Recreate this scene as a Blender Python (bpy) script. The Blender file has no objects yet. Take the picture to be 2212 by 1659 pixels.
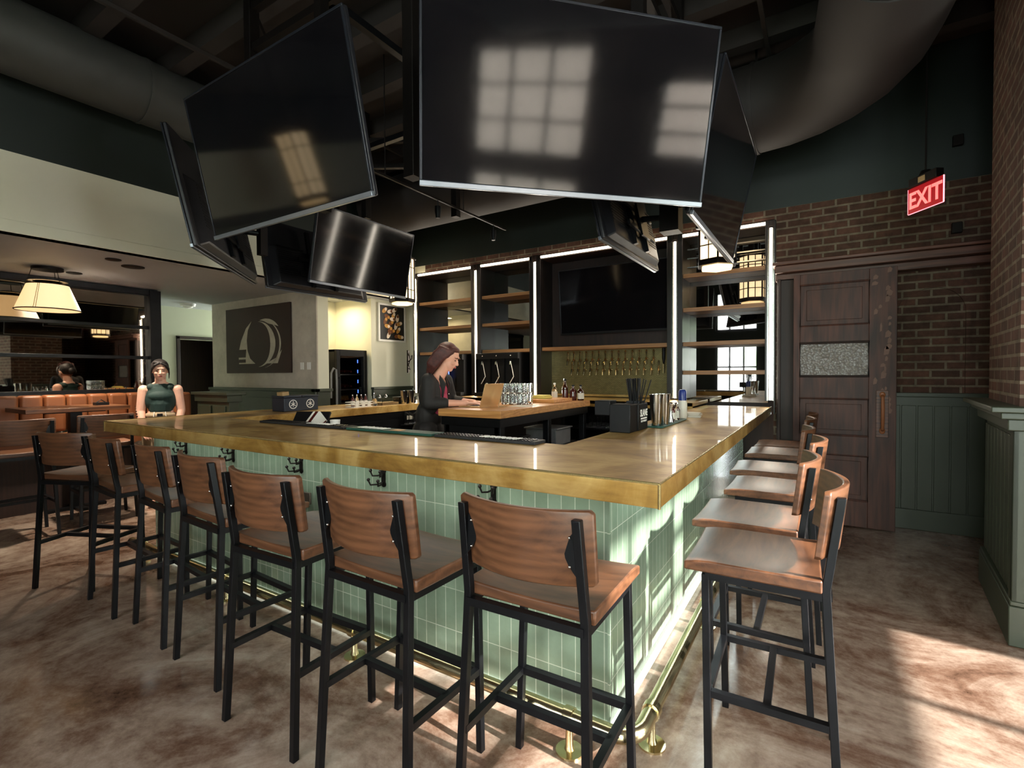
import bpy, math, random
from math import sin, cos, pi, radians, sqrt, atan2, tan
from mathutils import Vector, Matrix, Euler
random.seed(7)
S = bpy.context.scene
COL = S.collection

# ------------------------------------------------------------------ camera, world, sun, window light, exposure
F_PX, YAW, PITCH, ROLL, EYE = 1065.5, radians(32.152), radians(1.2206), radians(-0.3466), 1.43
fw = Vector((-sin(YAW)*cos(PITCH), cos(YAW)*cos(PITCH), -sin(PITCH)))
r0 = Vector((cos(YAW), sin(YAW), 0)); u0 = r0.cross(fw)
rt = r0*cos(ROLL) + u0*sin(ROLL); up = -r0*sin(ROLL) + u0*cos(ROLL)
cd = bpy.data.cameras.new('camera'); cam = bpy.data.objects.new('camera', cd); COL.objects.link(cam)
cam.matrix_world = Matrix(((rt.x, up.x, -fw.x, 0), (rt.y, up.y, -fw.y, 0), (rt.z, up.z, -fw.z, EYE), (0, 0, 0, 1)))
cd.sensor_width = 36; cd.lens = F_PX/2212*36; cd.clip_start = 0.05
S.camera = cam
S.view_settings.view_transform = 'Standard'; S.view_settings.look = 'None'
S.view_settings.exposure = 0.9; S.view_settings.gamma = 1; S.view_settings.use_curve_mapping = False

W = bpy.data.worlds.new('sky'); S.world = W; W.use_nodes = True
nt = W.node_tree; nt.nodes.clear()
wo = nt.nodes.new('ShaderNodeOutputWorld'); bg = nt.nodes.new('ShaderNodeBackground'); bg.inputs[1].default_value = 13.0
geo = nt.nodes.new('ShaderNodeTexCoord'); sep = nt.nodes.new('ShaderNodeSeparateXYZ'); rp = nt.nodes.new('ShaderNodeValToRGB')
nt.links.new(geo.outputs['Generated'], sep.inputs[0]); nt.links.new(sep.outputs[2], rp.inputs[0])
rp.color_ramp.elements[0].position = 0.0; rp.color_ramp.elements[0].color = (.20, .20, .19, 1)
rp.color_ramp.elements[1].position = 0.25; rp.color_ramp.elements[1].color = (.93, .94, .94, 1)
e = rp.color_ramp.elements.new(0.06); e.color = (.52, .53, .50, 1)
nz_ = nt.nodes.new('ShaderNodeTexNoise'); nz_.inputs['Scale'].default_value = 9; nz_.inputs['Detail'].default_value = 6
nt.links.new(geo.outputs['Generated'], nz_.inputs['Vector']); r2 = nt.nodes.new('ShaderNodeValToRGB'); nt.links.new(nz_.outputs['Fac'], r2.inputs[0])
r2.color_ramp.elements[0].position = .42; r2.color_ramp.elements[0].color = (.16, .26, .12, 1); r2.color_ramp.elements[1].position = .56; r2.color_ramp.elements[1].color = (.75, .8, .82, 1)
r3 = nt.nodes.new('ShaderNodeValToRGB'); nt.links.new(sep.outputs[2], r3.inputs[0]); r3.color_ramp.elements[0].position = .12; r3.color_ramp.elements[0].color = (1, 1, 1, 1); r3.color_ramp.elements[1].position = .34; r3.color_ramp.elements[1].color = (0, 0, 0, 1)
mxw = nt.nodes.new('ShaderNodeMix'); mxw.data_type = 'RGBA'; nt.links.new(r3.outputs[0], mxw.inputs[0]); nt.links.new(rp.outputs[0], mxw.inputs[6]); nt.links.new(r2.outputs[0], mxw.inputs[7])
nt.links.new(mxw.outputs[2], bg.inputs[0]); nt.links.new(bg.outputs[0], wo.inputs[0])

sd = bpy.data.lights.new('sun', 'SUN'); sd.energy = 14; sd.angle = radians(1.0); sd.color = (1, .96, .9)
so = bpy.data.objects.new('sun', sd); COL.objects.link(so); so.location = (8, 0, 6)
so.rotation_euler = Vector((-1, .08, -.625)).to_track_quat('-Z', 'Y').to_euler()

def area(name, loc, size, direction, power=0, color=(1, 1, 1), portal=False, spread=None):
    l = bpy.data.lights.new(name, 'AREA'); l.shape = 'RECTANGLE'; l.size, l.size_y = size
    l.energy = power; l.color = color
    if spread: l.spread = radians(spread)
    if portal: l.cycles.is_portal = True
    o = bpy.data.objects.new(name, l); COL.objects.link(o); o.location = loc
    o.rotation_euler = Vector(direction).to_track_quat('-Z', 'Y').to_euler()
    return o
EX, SY = 3.5, -3.0         # inner faces of the street walls
CEIL, LOWC = 4.3, 2.58
EWIN = [(-1.95, .02, .85, 2.22), (-1.95, .02, 2.5, 3.9), (1.0, 3.2, .3, 2.12), (1.0, 3.2, 2.6, 3.5)]     # y0 y1 z0 z1
SWIN = [(-2.6, -1.5, .85, 2.3), (-2.6, -1.5, 2.6, 3.7), (-.7, .9, .85, 2.3), (-.7, .9, 2.6, 3.7), (1.3, 3.2, .05, 2.4), (1.3, 3.2, 2.6, 3.7)]         # x0 x1 z0 z1
for a, b, c, d in EWIN: area('daylight_portal', (EX+.12, (a+b)/2, (c+d)/2), (b-a, d-c), (-1, 0, 0), portal=True)
for a, b, c, d in SWIN: area('daylight_portal', ((a+b)/2, SY-.12, (c+d)/2), (b-a, d-c), (0, 1, 0), portal=True)

# ------------------------------------------------------------------ materials
def lin(h):
    h = h.lstrip('#'); c = [int(h[i:i+2], 16)/255 for i in (0, 2, 4)]
    return tuple(x/12.92 if x <= .04045 else ((x+.055)/1.055)**2.4 for x in c) + (1,)
class N:
    def __init__(s, name):
        s.m = bpy.data.materials.new(name); s.m.use_nodes = True; s.t = s.m.node_tree; s.t.nodes.clear()
        s.out = s.t.nodes.new('ShaderNodeOutputMaterial'); s.b = s.t.nodes.new('ShaderNodeBsdfPrincipled')
        s.t.links.new(s.b.outputs[0], s.out.inputs[0]); s.co = None
    def n(s, typ, **kw):
        x = s.t.nodes.new(typ)
        for k, v in kw.items():
            if k in x.inputs: x.inputs[k].default_value = v
            else: setattr(x, k, v)
        return x
    def l(s, a, b): s.t.links.new(a, b)
    def coord(s, scale=(1, 1, 1), rot=(0, 0, 0), kind='Object'):
        tc = s.n('ShaderNodeTexCoord'); mp = s.n('ShaderNodeMapping'); mp.inputs['Scale'].default_value = scale; mp.inputs['Rotation'].default_value = rot
        s.l(tc.outputs[kind], mp.inputs[0]); return mp.outputs[0]
    def ramp(s, fac, stops):
        r = s.n('ShaderNodeValToRGB'); e = r.color_ramp.elements
        e[0].position, e[0].color = stops[0]; e[1].position, e[1].color = stops[-1]
        for p, c in stops[1:-1]: x = e.new(p); x.color = c
        s.l(fac, r.inputs[0]); return r.outputs[0]
    def noise(s, vec, scale, detail=4, rough=.55, dist=0):
        x = s.n('ShaderNodeTexNoise', Scale=scale, Detail=detail, Roughness=rough, Distortion=dist); s.l(vec, x.inputs['Vector']); return x.outputs['Fac']
    def bump(s, h, strength=.2, dist=.01):
        b = s.n('ShaderNodeBump', Strength=strength, Distance=dist); s.l(h, b.inputs['Height']); s.l(b.outputs[0], s.b.inputs['Normal'])
    def set(s, **kw):
        for k, v in kw.items():
            k = k.replace('_', ' '); s.b.inputs[k].default_value = v
def plain(name, col, rough=.5, metal=0, spec=.5, var=.12, scale=12, emit=None, es=0, bump=0):
    m = N(name); c = lin(col) if isinstance(col, str) else col
    v = m.coord(); f = m.noise(v, scale)
    lo = tuple(x*(1-var) for x in c[:3])+(1,); hi = tuple(min(1, x*(1+var)) for x in c[:3])+(1,)
    m.l(m.ramp(f, [(.3, lo), (.7, hi)]), m.b.inputs['Base Color'])
    m.set(Roughness=rough, Metallic=metal); m.b.inputs['Specular IOR Level'].default_value = spec
    if bump: m.bump(m.noise(v, scale*6), bump, .004)
    if emit: m.b.inputs['Emission Color'].default_value = lin(emit) if isinstance(emit, str) else emit; m.b.inputs['Emission Strength'].default_value = es
    return m.m
def emis(name, col, s):
    m = N(name); m.set(Roughness=.6); m.b.inputs['Base Color'].default_value = (.8, .8, .8, 1)
    m.b.inputs['Emission Color'].default_value = lin(col); m.b.inputs['Emission Strength'].default_value = s; return m.m
def wood(name, dark, light, scale=(3, 26, 26), rough=.4, rings=5, coat=0):
    m = N(name); v = m.coord(scale)
    n1 = m.noise(v, 1.0, 5, .6, .8)
    w = m.n('ShaderNodeTexWave', Scale=rings*.35, Distortion=7.0, Detail=3.0); w.wave_type = 'RINGS'; m.l(m.coord((scale[0]*.5, scale[1]*.25, scale[2]*.25)), w.inputs['Vector']); w.inputs['Detail Scale'].default_value = .8
    mx = m.n('ShaderNodeMath', operation='MULTIPLY_ADD'); m.l(w.outputs['Fac'], mx.inputs[0]); mx.inputs[1].default_value = .2; m.l(n1, mx.inputs[2])
    m.l(m.ramp(mx.outputs[0], [(.36, lin(dark)), (.85, lin(light))]), m.b.inputs['Base Color'])
    m.set(Roughness=rough); m.b.inputs['Coat Weight'].default_value = coat; m.b.inputs['Coat Roughness'].default_value = .2
    m.bump(mx.outputs[0], .12, .003); return m.m
def xz(m, ax='x'):
    tc = m.n('ShaderNodeTexCoord'); sp = m.n('ShaderNodeSeparateXYZ'); cb = m.n('ShaderNodeCombineXYZ'); m.l(tc.outputs['Object'], sp.inputs[0])
    g = m.n('ShaderNodeNewGeometry'); gs = m.n('ShaderNodeSeparateXYZ'); m.l(g.outputs['True Normal'], gs.inputs[0])
    ab = m.n('ShaderNodeMath', operation='ABSOLUTE'); m.l(gs.outputs[0], ab.inputs[0]); gt = m.n('ShaderNodeMath', operation='GREATER_THAN'); m.l(ab.outputs[0], gt.inputs[0]); gt.inputs[1].default_value = .7
    mx = m.n('ShaderNodeMix', data_type='FLOAT'); m.l(gt.outputs[0], mx.inputs[0]); m.l(sp.outputs[0], mx.inputs[2]); m.l(sp.outputs[1], mx.inputs[3])
    m.l(mx.outputs[0], cb.inputs[0]); m.l(sp.outputs[2], cb.inputs[1]); return cb.outputs[0], tc.outputs['Object']
def brick_mat(name, c1, c2, mort, bw=.205, rh=.072, ms=.011, rough=.85, off=.5, bump=.7, nz=.5, spec=.3):
    m = N(name); v, ov = xz(m)
    b = m.n('ShaderNodeTexBrick', Scale=1.0); b.inputs['Brick Width'].default_value = bw; b.inputs['Row Height'].default_value = rh; b.inputs['Mortar Size'].default_value = ms
    b.inputs['Mortar Smooth'].default_value = .3; b.offset = off; b.offset_frequency = 2 if off else 1
    b.inputs['Color1'].default_value = lin(c1); b.inputs['Color2'].default_value = lin(c2); b.inputs['Mortar'].default_value = lin(mort); m.l(v, b.inputs['Vector'])
    n = m.noise(ov, 9, 5, .65); r = m.ramp(n, [(.3, (1-nz, 1-nz, 1-nz, 1)), (.7, (1+nz*.4, 1+nz*.4, 1+nz*.4, 1))])
    mx = m.n('ShaderNodeMix', data_type='RGBA', blend_type='MULTIPLY'); mx.inputs[0].default_value = 1; m.l(b.outputs[0], mx.inputs[6]); m.l(r, mx.inputs[7])
    m.l(mx.outputs[2], m.b.inputs['Base Color']); m.set(Roughness=rough); m.b.inputs['Specular IOR Level'].default_value = spec
    iv = m.n('ShaderNodeMath', operation='SUBTRACT'); iv.inputs[0].default_value = 1; m.l(b.outputs['Fac'], iv.inputs[1])
    m.bump(iv.outputs[0], bump, .006); return m

M = {}
M['brick'] = brick_mat('old_brick', '#5e4034', '#4a342a', '#756858').m
tm = brick_mat('sage_tile', '#70826f', '#7c8e7b', '#a6b09e', bw=.0625, rh=.2, ms=.0022, rough=.16, off=0, bump=.35, nz=.14, spec=.6); M['tile'] = tm.m
gm = brick_mat('gold_mosaic', '#8d8258', '#7d744e', '#55503a', bw=.03, rh=.013, ms=.0016, rough=.3, off=.5, bump=.3, nz=.2); gm.set(Metallic=.4); M['tapwall'] = gm.m
# stained polished concrete
m = N('polished_concrete'); v = m.coord(); a = m.noise(v, 1.1, 10, .72, 1.0); b = m.noise(v, 9, 8, .75); 
mm = m.n('ShaderNodeMath', operation='MULTIPLY_ADD'); m.l(b, mm.inputs[0]); mm.inputs[1].default_value = .4; m.l(a, mm.inputs[2])
m.l(m.ramp(mm.outputs[0], [(.5, lin('#3c281c')), (.62, lin('#6a5142')), (.76, lin('#958273')), (.9, lin('#b3a595'))]), m.b.inputs['Base Color'])
m.l(m.ramp(b, [(.3, (.10, .10, .10, 1)), (.75, (.26, .26, .26, 1))]), m.b.inputs['Roughness']); m.bump(b, .04, .01)
M['floor'] = m.m
# aged brass sheet
m = N('aged_brass'); v = m.coord((1, 1, 1)); a = m.noise(v, 2.6, 7, .6, 1.0); b = m.noise(m.coord((1, 6, 6)), 8, 5, .6)
mm = m.n('ShaderNodeMath', operation='MULTIPLY_ADD'); m.l(b, mm.inputs[0]); mm.inputs[1].default_value = .25; m.l(a, mm.inputs[2])
m.l(m.ramp(mm.outputs[0], [(.42, lin('#7d5828')), (.58, lin('#a8813f')), (.76, lin('#c9a766'))]), m.b.inputs['Base Color'])
m.set(Metallic=.35, Roughness=.42); m.b.inputs['Coat Weight'].default_value = .35; m.b.inputs['Coat Roughness'].default_value = .03
M['brass'] = m.m
M['brassedge'] = plain('brass_bead', '#c9b27c', .25, .8)
M['rail'] = plain('polished_brass', '#dccfa4', .2, 1, var=.05)
M['seat'] = wood('oak_seat', '#472b1a', '#6f482f', (3.5, 26, 26), .42, 5, .04)
M['shelf'] = wood('oak_shelf', '#7a5437', '#a87c50', (1.5, 30, 30), .45)
M['butcher'] = wood('butcher_block', '#a8703c', '#d39b5e', (1.2, 14, 30), .4)
M['tablewood'] = wood('table_wood', '#3d2416', '#6b4327', (20, 2, 20), .3)
M['door'] = wood('old_door_wood', '#2a1610', '#553024', (22, 22, 1.6), .6)
M['casing'] = wood('dark_casing', '#1d1310', '#34211b', (20, 20, 1.5), .6)
M['header'] = wood('header_wood', '#3a2118', '#6a4232', (1.5, 25, 25), .5)
M['black'] = plain('black_steel', '#17181b', .38, .6, var=.25)
M['iron'] = plain('cast_iron', '#1b1614', .5, .7)
M['blackplastic'] = plain('black_plastic', '#0b0b0d', .5, 0, .25)
M['bezel'] = plain('tv_bezel', '#2a2c33', .25, .5)
M['silver'] = plain('silver_trim', '#8d929c', .3, .7, var=.05)
M['tvback'] = plain('tv_back_plastic', '#17171c', .42, bump=.2)
m = N('tv_glass'); m.b.inputs['Base Color'].default_value = (.004, .004, .005, 1); m.set(Roughness=.08); m.b.inputs['Specular IOR Level'].default_value = .5
m.l(m.ramp(m.noise(m.coord(), 3), [(.3, (.003, .003, .004, 1)), (.7, (.006, .005, .006, 1))]), m.b.inputs['Base Color']); M['screen'] = m.m
m = N('mirror_glass'); m.l(m.ramp(m.noise(m.coord(), 6), [(.3, (.30, .29, .27, 1)), (.7, (.36, .35, .33, 1))]), m.b.inputs['Base Color']); m.set(Metallic=1, Roughness=.015); M['mirror'] = m.m
m = N('smoked_mirror'); m.l(m.ramp(m.noise(m.coord(), 3), [(.3, (.36, .33, .29, 1)), (.7, (.42, .39, .34, 1))]), m.b.inputs['Base Color']); m.set(Metallic=1, Roughness=.02); M['smoked'] = m.m
M['postpaint'] = plain('post_paint', '#1f1a19', .3, var=.1)
M['green'] = plain('dark_green_paint', '#151f1b', .5, var=.08, scale=2)
M['wains'] = plain('olive_green_paint', '#363d2f', .42, var=.08, scale=3)
M['cream'] = plain('cream_paint', '#dad8c4', .7, var=.03, scale=2)
M['sagewall'] = plain('pale_sage_paint', '#c2c4b0', .7, var=.03, scale=2)
M['lowceil'] = plain('low_ceiling_paint', '#a6a9ab', .6, var=.03, scale=2)
M['ceil'] = plain('dark_ceiling', '#241d1a', .8, var=.2, scale=1.5)
M['duct'] = plain('duct_metal', '#211b19', .7, .0, var=.15, scale=2)
M['ductgrey'] = plain('grey_duct_metal', '#3b3c3a', .6, .0, var=.15, scale=2)
m = N('raw_concrete'); v = m.coord(); a = m.noise(v, 3, 9, .7); m.l(m.ramp(a, [(.3, lin('#a79e90')), (.7, lin('#c9c0b0'))]), m.b.inputs['Base Color']); m.set(Roughness=.85); m.bump(m.noise(v, 40), .3, .005); M['concrete'] = m.m
M['leather'] = plain('tan_leather', '#85502f', .42, var=.12, scale=5, bump=.1)
M['led'] = emis('led_tube', '#ffedd0', 3.5)
M['ledcool'] = emis('led_strip', '#f6ffe8', 1.3)
M['shade'] = emis('lit_linen', '#ffcf90', 0.62)
M['lampin'] = emis('lit_diffuser', '#ffcf8a', 1.5)
M['lantern'] = emis('lit_lantern_glass', '#ffd9a0', 1.5)
M['spotlens'] = emis('spot_lens', '#fff6e8', 18)
M['exitred'] = emis('exit_red', '#ff1020', .55); M['exitface'] = plain('exit_panel', '#b3101c', .3, emit='#a00818', es=.25); M['exitedge'] = emis('exit_edge', '#ff8090', 1.3)
M['white'] = plain('white_plastic', '#e6e4dd', .4, var=.03)
M['paper'] = plain('paper', '#dcd8cc', .7, var=.04)
M['grey'] = plain('grey_plastic', '#7b7c7e', .45)
M['steel'] = plain('steel', '#c4c4c2', .18, 1, var=.05)
M['chrome'] = plain('tap_brass', '#cdbb94', .18, 1, var=.05)
m = N('clear_glass'); m.l(m.ramp(m.noise(m.coord(), 8), [(.3, (.95, .96, .95, 1)), (.7, (1, 1, 1, 1))]), m.b.inputs['Base Color']); m.set(Roughness=.02); m.b.inputs['Transmission Weight'].default_value = 1; m.b.inputs['IOR'].default_value = 1.45; M['glass'] = m.m
# thin window pane: lets light straight through, mirrors a little
m = N('window_pane'); tr = m.n('ShaderNodeBsdfTransparent'); gl = m.n('ShaderNodeBsdfGlossy', Roughness=.02); fr = m.n('ShaderNodeFresnel', IOR=1.45); ms = m.n('ShaderNodeMixShader')
m.l(fr.outputs[0], ms.inputs[0]); m.l(tr.outputs[0], ms.inputs[1]); m.l(gl.outputs[0], ms.inputs[2]); m.l(ms.outputs[0], m.out.inputs[0]); M['pane'] = m.m
m = N('frosted_glass'); v = m.coord(); vo = m.n('ShaderNodeTexVoronoi', Scale=45.0); m.l(v, vo.inputs['Vector']); m.l(m.ramp(vo.outputs['Distance'], [(.0, lin('#8c847c')), (.6, lin('#6d655f'))]), m.b.inputs['Base Color']); m.set(Roughness=.3); m.bump(vo.outputs['Distance'], .6, .01); M['frosted'] = m.m
M['amber'] = plain('amber_glass', '#3a1a0c', .08, 0, .8); M['winered'] = plain('red_brown_bottle', '#4a1c18', .1, 0, .8)
M['brownprint'] = plain('brown_print', '#2c1810', .6, var=.2, scale=2); M['printlight'] = plain('print_light', '#b9b2a0', .6); M['printmid'] = plain('print_mid', '#6b4a30', .6)
M['blackprint'] = plain('black_print', '#15110e', .5); M['nutgold'] = plain('print_gold', '#c08a3e', .5, var=.3, scale=30); M['nutpale'] = plain('print_pale', '#e8d6c4', .5); M['nutbrown'] = plain('print_brown', '#6e3f1c', .5)
M['blue'] = plain('blue_label', '#20357a', .3); M['bluelight'] = emis('blue_indicator', '#3a6bff', 2.0)
M['gmat'] = plain('green_rubber_mat', '#12463c', .5, bump=.5, scale=40); M['bmat'] = plain('black_rubber_mat', '#1a1b1e', .55, bump=.6, scale=40)
M['skin'] = plain('skin', '#d9a188', .5, var=.05, scale=10); M['skin2'] = plain('skin_pale', '#d8a893', .5, var=.05)
for k in ('skin', 'skin2'): M[k].node_tree.nodes['Principled BSDF'].inputs['Subsurface Weight'].default_value = .15; M[k].node_tree.nodes['Principled BSDF'].inputs['Subsurface Radius'].default_value = (.02, .008, .005)
M['hair1'] = plain('auburn_hair', '#47201a', .6, var=.4, scale=40); M['hair2'] = plain('dark_hair', '#17110f', .6, var=.4, scale=40)
M['blazer'] = plain('black_blazer', '#1e1b19', .75, var=.15, scale=40, bump=.2); M['pink'] = plain('pink_top', '#b8405e', .7, var=.1)
M['darkgreen_top'] = plain('dark_teal_knit', '#0f2b27', .8, var=.1, bump=.3); M['khaki'] = plain('khaki_cloth', '#a69478', .8)
M['lips'] = plain('lips', '#a04a48', .4); M['eye'] = plain('eye_dark', '#20140f', .2); M['laptop'] = plain('laptop_aluminium', '#d0b080', .3, .7, var=.03)
M['banana'] = plain('folded_cloth', '#c9b860', .7); M['outlet'] = plain('outlet_plate', '#5a5248', .4, .5)
M['navybox'] = plain('navy_box', '#1b2330', .5)
M['scar'] = plain('bare_scar', '#6a4a3c', .6)
M['neighbour'] = plain('pinkish_render', '#cdbdb2', .9, scale=.6)
M['carton'] = plain('brown_board', '#a6875c', .7)

# ------------------------------------------------------------------ mesh building
class MB:
    def __init__(s): s.v = []; s.f = []; s.mi = []; s.sm = []; s.mat = 0; s.M = Matrix.Identity(4)
    def add(s, vs, fs, smooth=False):
        o = len(s.v); s.v += [s.M @ Vector(p) for p in vs]
        for f in fs: s.f.append([i+o for i in f]); s.mi.append(s.mat); s.sm.append(smooth)
        return s
    def box(s, x0, x1, y0, y1, z0, z1):
        if x0 > x1: x0, x1 = x1, x0
        if y0 > y1: y0, y1 = y1, y0
        if z0 > z1: z0, z1 = z1, z0
        return s.add([(x0,y0,z0),(x1,y0,z0),(x1,y1,z0),(x0,y1,z0),(x0,y0,z1),(x1,y0,z1),(x1,y1,z1),(x0,y1,z1)],
                     [(3,2,1,0),(4,5,6,7),(0,1,5,4),(1,2,6,5),(2,3,7,6),(3,0,4,7)])
    def cbox(s, c, d, rz=0, rx=0, ry=0):
        old = s.M; s.M = old @ Matrix.Translation(c) @ Euler((rx, ry, rz)).to_matrix().to_4x4()
        s.box(-d[0]/2, d[0]/2, -d[1]/2, d[1]/2, -d[2]/2, d[2]/2); s.M = old; return s
    def prism(s, poly, h0, h1, axis='z'):
        ar = sum(poly[i][0]*poly[(i+1) % len(poly)][1]-poly[(i+1) % len(poly)][0]*poly[i][1] for i in range(len(poly)))
        if ar < 0: poly = poly[::-1]
        n = len(poly)
        g = {'z': lambda a, b, h: (a, b, h), 'y': lambda a, b, h: (a, -h, b), 'x': lambda a, b, h: (h, a, b)}[axis]
        if axis == 'y': h0, h1 = -h1, -h0
        vs = [g(a, b, h0) for a, b in poly]+[g(a, b, h1) for a, b in poly]
        fs = [list(range(n))[::-1], list(range(n, 2*n))]+[(i, (i+1) % n, n+(i+1) % n, n+i) for i in range(n)]
        return s.add(vs, fs)
    def tube(s, path, r, seg=10, closed=False, square=False, upv=(0, 0, 1), r2=None):
        P = [Vector(p) for p in path]; n = len(P); R = r if isinstance(r, (list, tuple)) else [r]*n
        if square: seg = 4
        rings = []; u = None
        for i, p in enumerate(P):
            if closed: t = (P[(i+1) % n]-P[i-1])
            else: t = (P[min(i+1, n-1)]-P[max(i-1, 0)])
            t.normalize()
            if u is None:
                u = Vector(upv) if abs(t.dot(Vector(upv))) < .95 else Vector((0, 1, 0))
            u = (u-t*u.dot(t)); u.normalize(); w = t.cross(u)
            ring = []
            for k in range(seg):
                a = 2*pi*k/seg+(pi/4 if square else 0); q = R[i]*(1.41421 if square else 1)
                ring.append(p+u*cos(a)*q*(1 if not r2 else r2)+w*sin(a)*q)
            rings.append(ring)
        vs = [q for g in rings for q in g]; fs = []
        for i in range(n if closed else n-1):
            for k in range(seg):
                a = i*seg+k; b = i*seg+(k+1) % seg; c = ((i+1) % n)*seg+(k+1) % seg; d = ((i+1) % n)*seg+k
                fs.append((a, b, c, d))
        s.add(vs, fs, not square)
        if not closed:
            s.add(rings[0], [list(range(seg))[::-1]]); s.add(rings[-1], [list(range(seg))])
        return s
    def bar(s, a, b, w): return s.tube([a, b], w/2, square=True)
    def lathe(s, prof, c=(0, 0, 0), seg=20, smooth=True, sq=1, rot=None):
        old = s.M; s.M = old @ Matrix.Translation(c)
        if rot: s.M = s.M @ Euler(rot).to_matrix().to_4x4()
        vs = []; n = len(prof)
        for r, z in prof:
            for k in range(seg): a = 2*pi*(k+.5)/seg; vs.append((max(r, 1e-5)*cos(a), max(r, 1e-5)*sin(a)*sq, z))
        fs = [(i*seg+k, i*seg+(k+1) % seg, (i+1)*seg+(k+1) % seg, (i+1)*seg+k) for i in range(n-1) for k in range(seg)]
        s.add(vs, fs, smooth)
        if prof[0][0] > 1e-4: s.add(vs[:seg], [list(range(seg))[::-1]])
        if prof[-1][0] > 1e-4: s.add(vs[-seg:], [list(range(seg))])
        s.M = old; return s
    def ell(s, c, r, seg=18, ring=12, rot=None):
        if not isinstance(r, (tuple, list)): r = (r, r, r)
        old = s.M; s.M = old @ Matrix.Translation(c) @ (Euler(rot).to_matrix().to_4x4() if rot else Matrix.Identity(4)) @ Matrix.Diagonal((*r, 1))
        prof = [(sin(pi*i/ring), -cos(pi*i/ring)) for i in range(ring+1)]
        s.lathe(prof, seg=seg); s.M = old; return s
    def limb(s, pts, rs, seg=14):
        for i in range(len(pts)-1): s.tube([pts[i], pts[i+1]], [rs[i], rs[i+1]], seg)
        for p, r in zip(pts, rs): s.ell(p, r, 12, 8)
        return s

def chain(o):
    m = Matrix.Identity(4)
    while o is not None: m = o.matrix_basis @ m; o = o.parent
    return m
def part(name, mb, mats, parent=None, bevel=0, seg=2, loc=None, angle=35):
    if not isinstance(mats, (list, tuple)): mats = [mats]
    me = bpy.data.meshes.new(name)
    inv = chain(parent).inverted() if parent else (Matrix.Translation(loc).inverted() if loc else Matrix.Identity(4))
    me.from_pydata([inv @ v for v in mb.v], [], mb.f)
    for k in mats: me.materials.append(M[k] if isinstance(k, str) else k)
    me.polygons.foreach_set('material_index', mb.mi); me.polygons.foreach_set('use_smooth', [True]*len(mb.f) if bevel else mb.sm)
    me.update()
    try: me.set_sharp_from_angle(angle=radians(angle))
    except Exception: pass
    o = bpy.data.objects.new(name, me); COL.objects.link(o)
    if parent: o.parent = parent
    elif loc: o.location = loc
    if bevel:
        b = o.modifiers.new('edge', 'BEVEL'); b.width = bevel; b.segments = seg; b.limit_method = 'ANGLE'; b.angle_limit = radians(35); b.harden_normals = False
    return o
def tag(o, label, cat, group=None, kind=None):
    if label: o['label'] = label
    if cat: o['category'] = cat
    if group: o['group'] = group
    if kind: o['kind'] = kind
    return o
def thing(name, label, cat, loc=(0, 0, 0), rz=0, group=None, rx=0):
    o = bpy.data.objects.new(name, None); COL.objects.link(o); o.location = loc; o.rotation_euler = (rx, 0, rz); o.empty_display_size = .1
    return tag(o, label, cat, group)
def struct(name, mb, mats, parent=None, bevel=0):
    o = part(name, mb, mats, parent, bevel)
    if parent is None: o['kind'] = 'structure'
    return o
def dup(root, loc, rz=0, label=None, group=None, rx=None, scale=None):
    r = root.copy(); COL.objects.link(r); r.location = loc; r.rotation_euler = (root.rotation_euler[0] if rx is None else rx, 0, rz)
    if label: r['label'] = label
    if group: r['group'] = group
    if scale: r.scale = scale
    for ch in list(root.children):
        c = ch.copy(); COL.objects.link(c); c.parent = r
        for g in list(ch.children):
            d = g.copy(); COL.objects.link(d); d.parent = c
    return r
def place(root, loc, rz=0, label=None, group=None, _used={}):
    if root.name not in _used:
        _used[root.name] = 1; root.location = loc; root.rotation_euler = (root.rotation_euler[0], 0, rz)
        if label: root['label'] = label
        if group: root['group'] = group
        return root
    return dup(root, loc, rz, label, group)
def children_of(o): return [c for c in o.children]
def text_mb(txt, size, depth=.001, font_bold=0.0, xs=1.0):
    cu = bpy.data.curves.new('t', 'FONT'); cu.body = txt; cu.size = size; cu.extrude = depth/2; cu.offset = font_bold; cu.align_x = 'CENTER'; cu.align_y = 'CENTER'; cu.resolution_u = 3
    o = bpy.data.objects.new('t', cu); COL.objects.link(o); dg = bpy.context.evaluated_depsgraph_get(); me = bpy.data.meshes.new_from_object(o.evaluated_get(dg))
    mb = [(tuple((v.co.x*xs, v.co.y, v.co.z)) for v in me.vertices), [tuple(p.vertices) for p in me.polygons]]
    r = (list(mb[0]), mb[1]); bpy.data.objects.remove(o); bpy.data.curves.remove(cu); return r
def put_text(mb, txt, size, mat4, depth=.001, bold=0.0, xs=1.0):
    vs, fs = text_mb(txt, size, depth, bold, xs); old = mb.M; mb.M = old @ mat4; mb.add(vs, fs); mb.M = old
def face_mat(loc, xdir, updir=(0, 0, 1)):
    x = Vector(xdir).normalized(); y = Vector(updir); y = (y-x*y.dot(x)).normalized(); z = x.cross(y)
    return Matrix(((x.x, y.x, z.x, loc[0]), (x.y, y.y, z.y, loc[1]), (x.z, y.z, z.z, loc[2]), (0, 0, 0, 1)))
def arc(cx, cy, r, a0, a1, n): return [(cx+r*cos(radians(a0+(a1-a0)*i/n)), cy+r*sin(radians(a0+(a1-a0)*i/n))) for i in range(n+1)]

# ================================================================== THE ROOM
struct('floor', MB().box(-12, EX+.3, SY-.3, 7.2, -.1, 0), 'floor')
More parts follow.
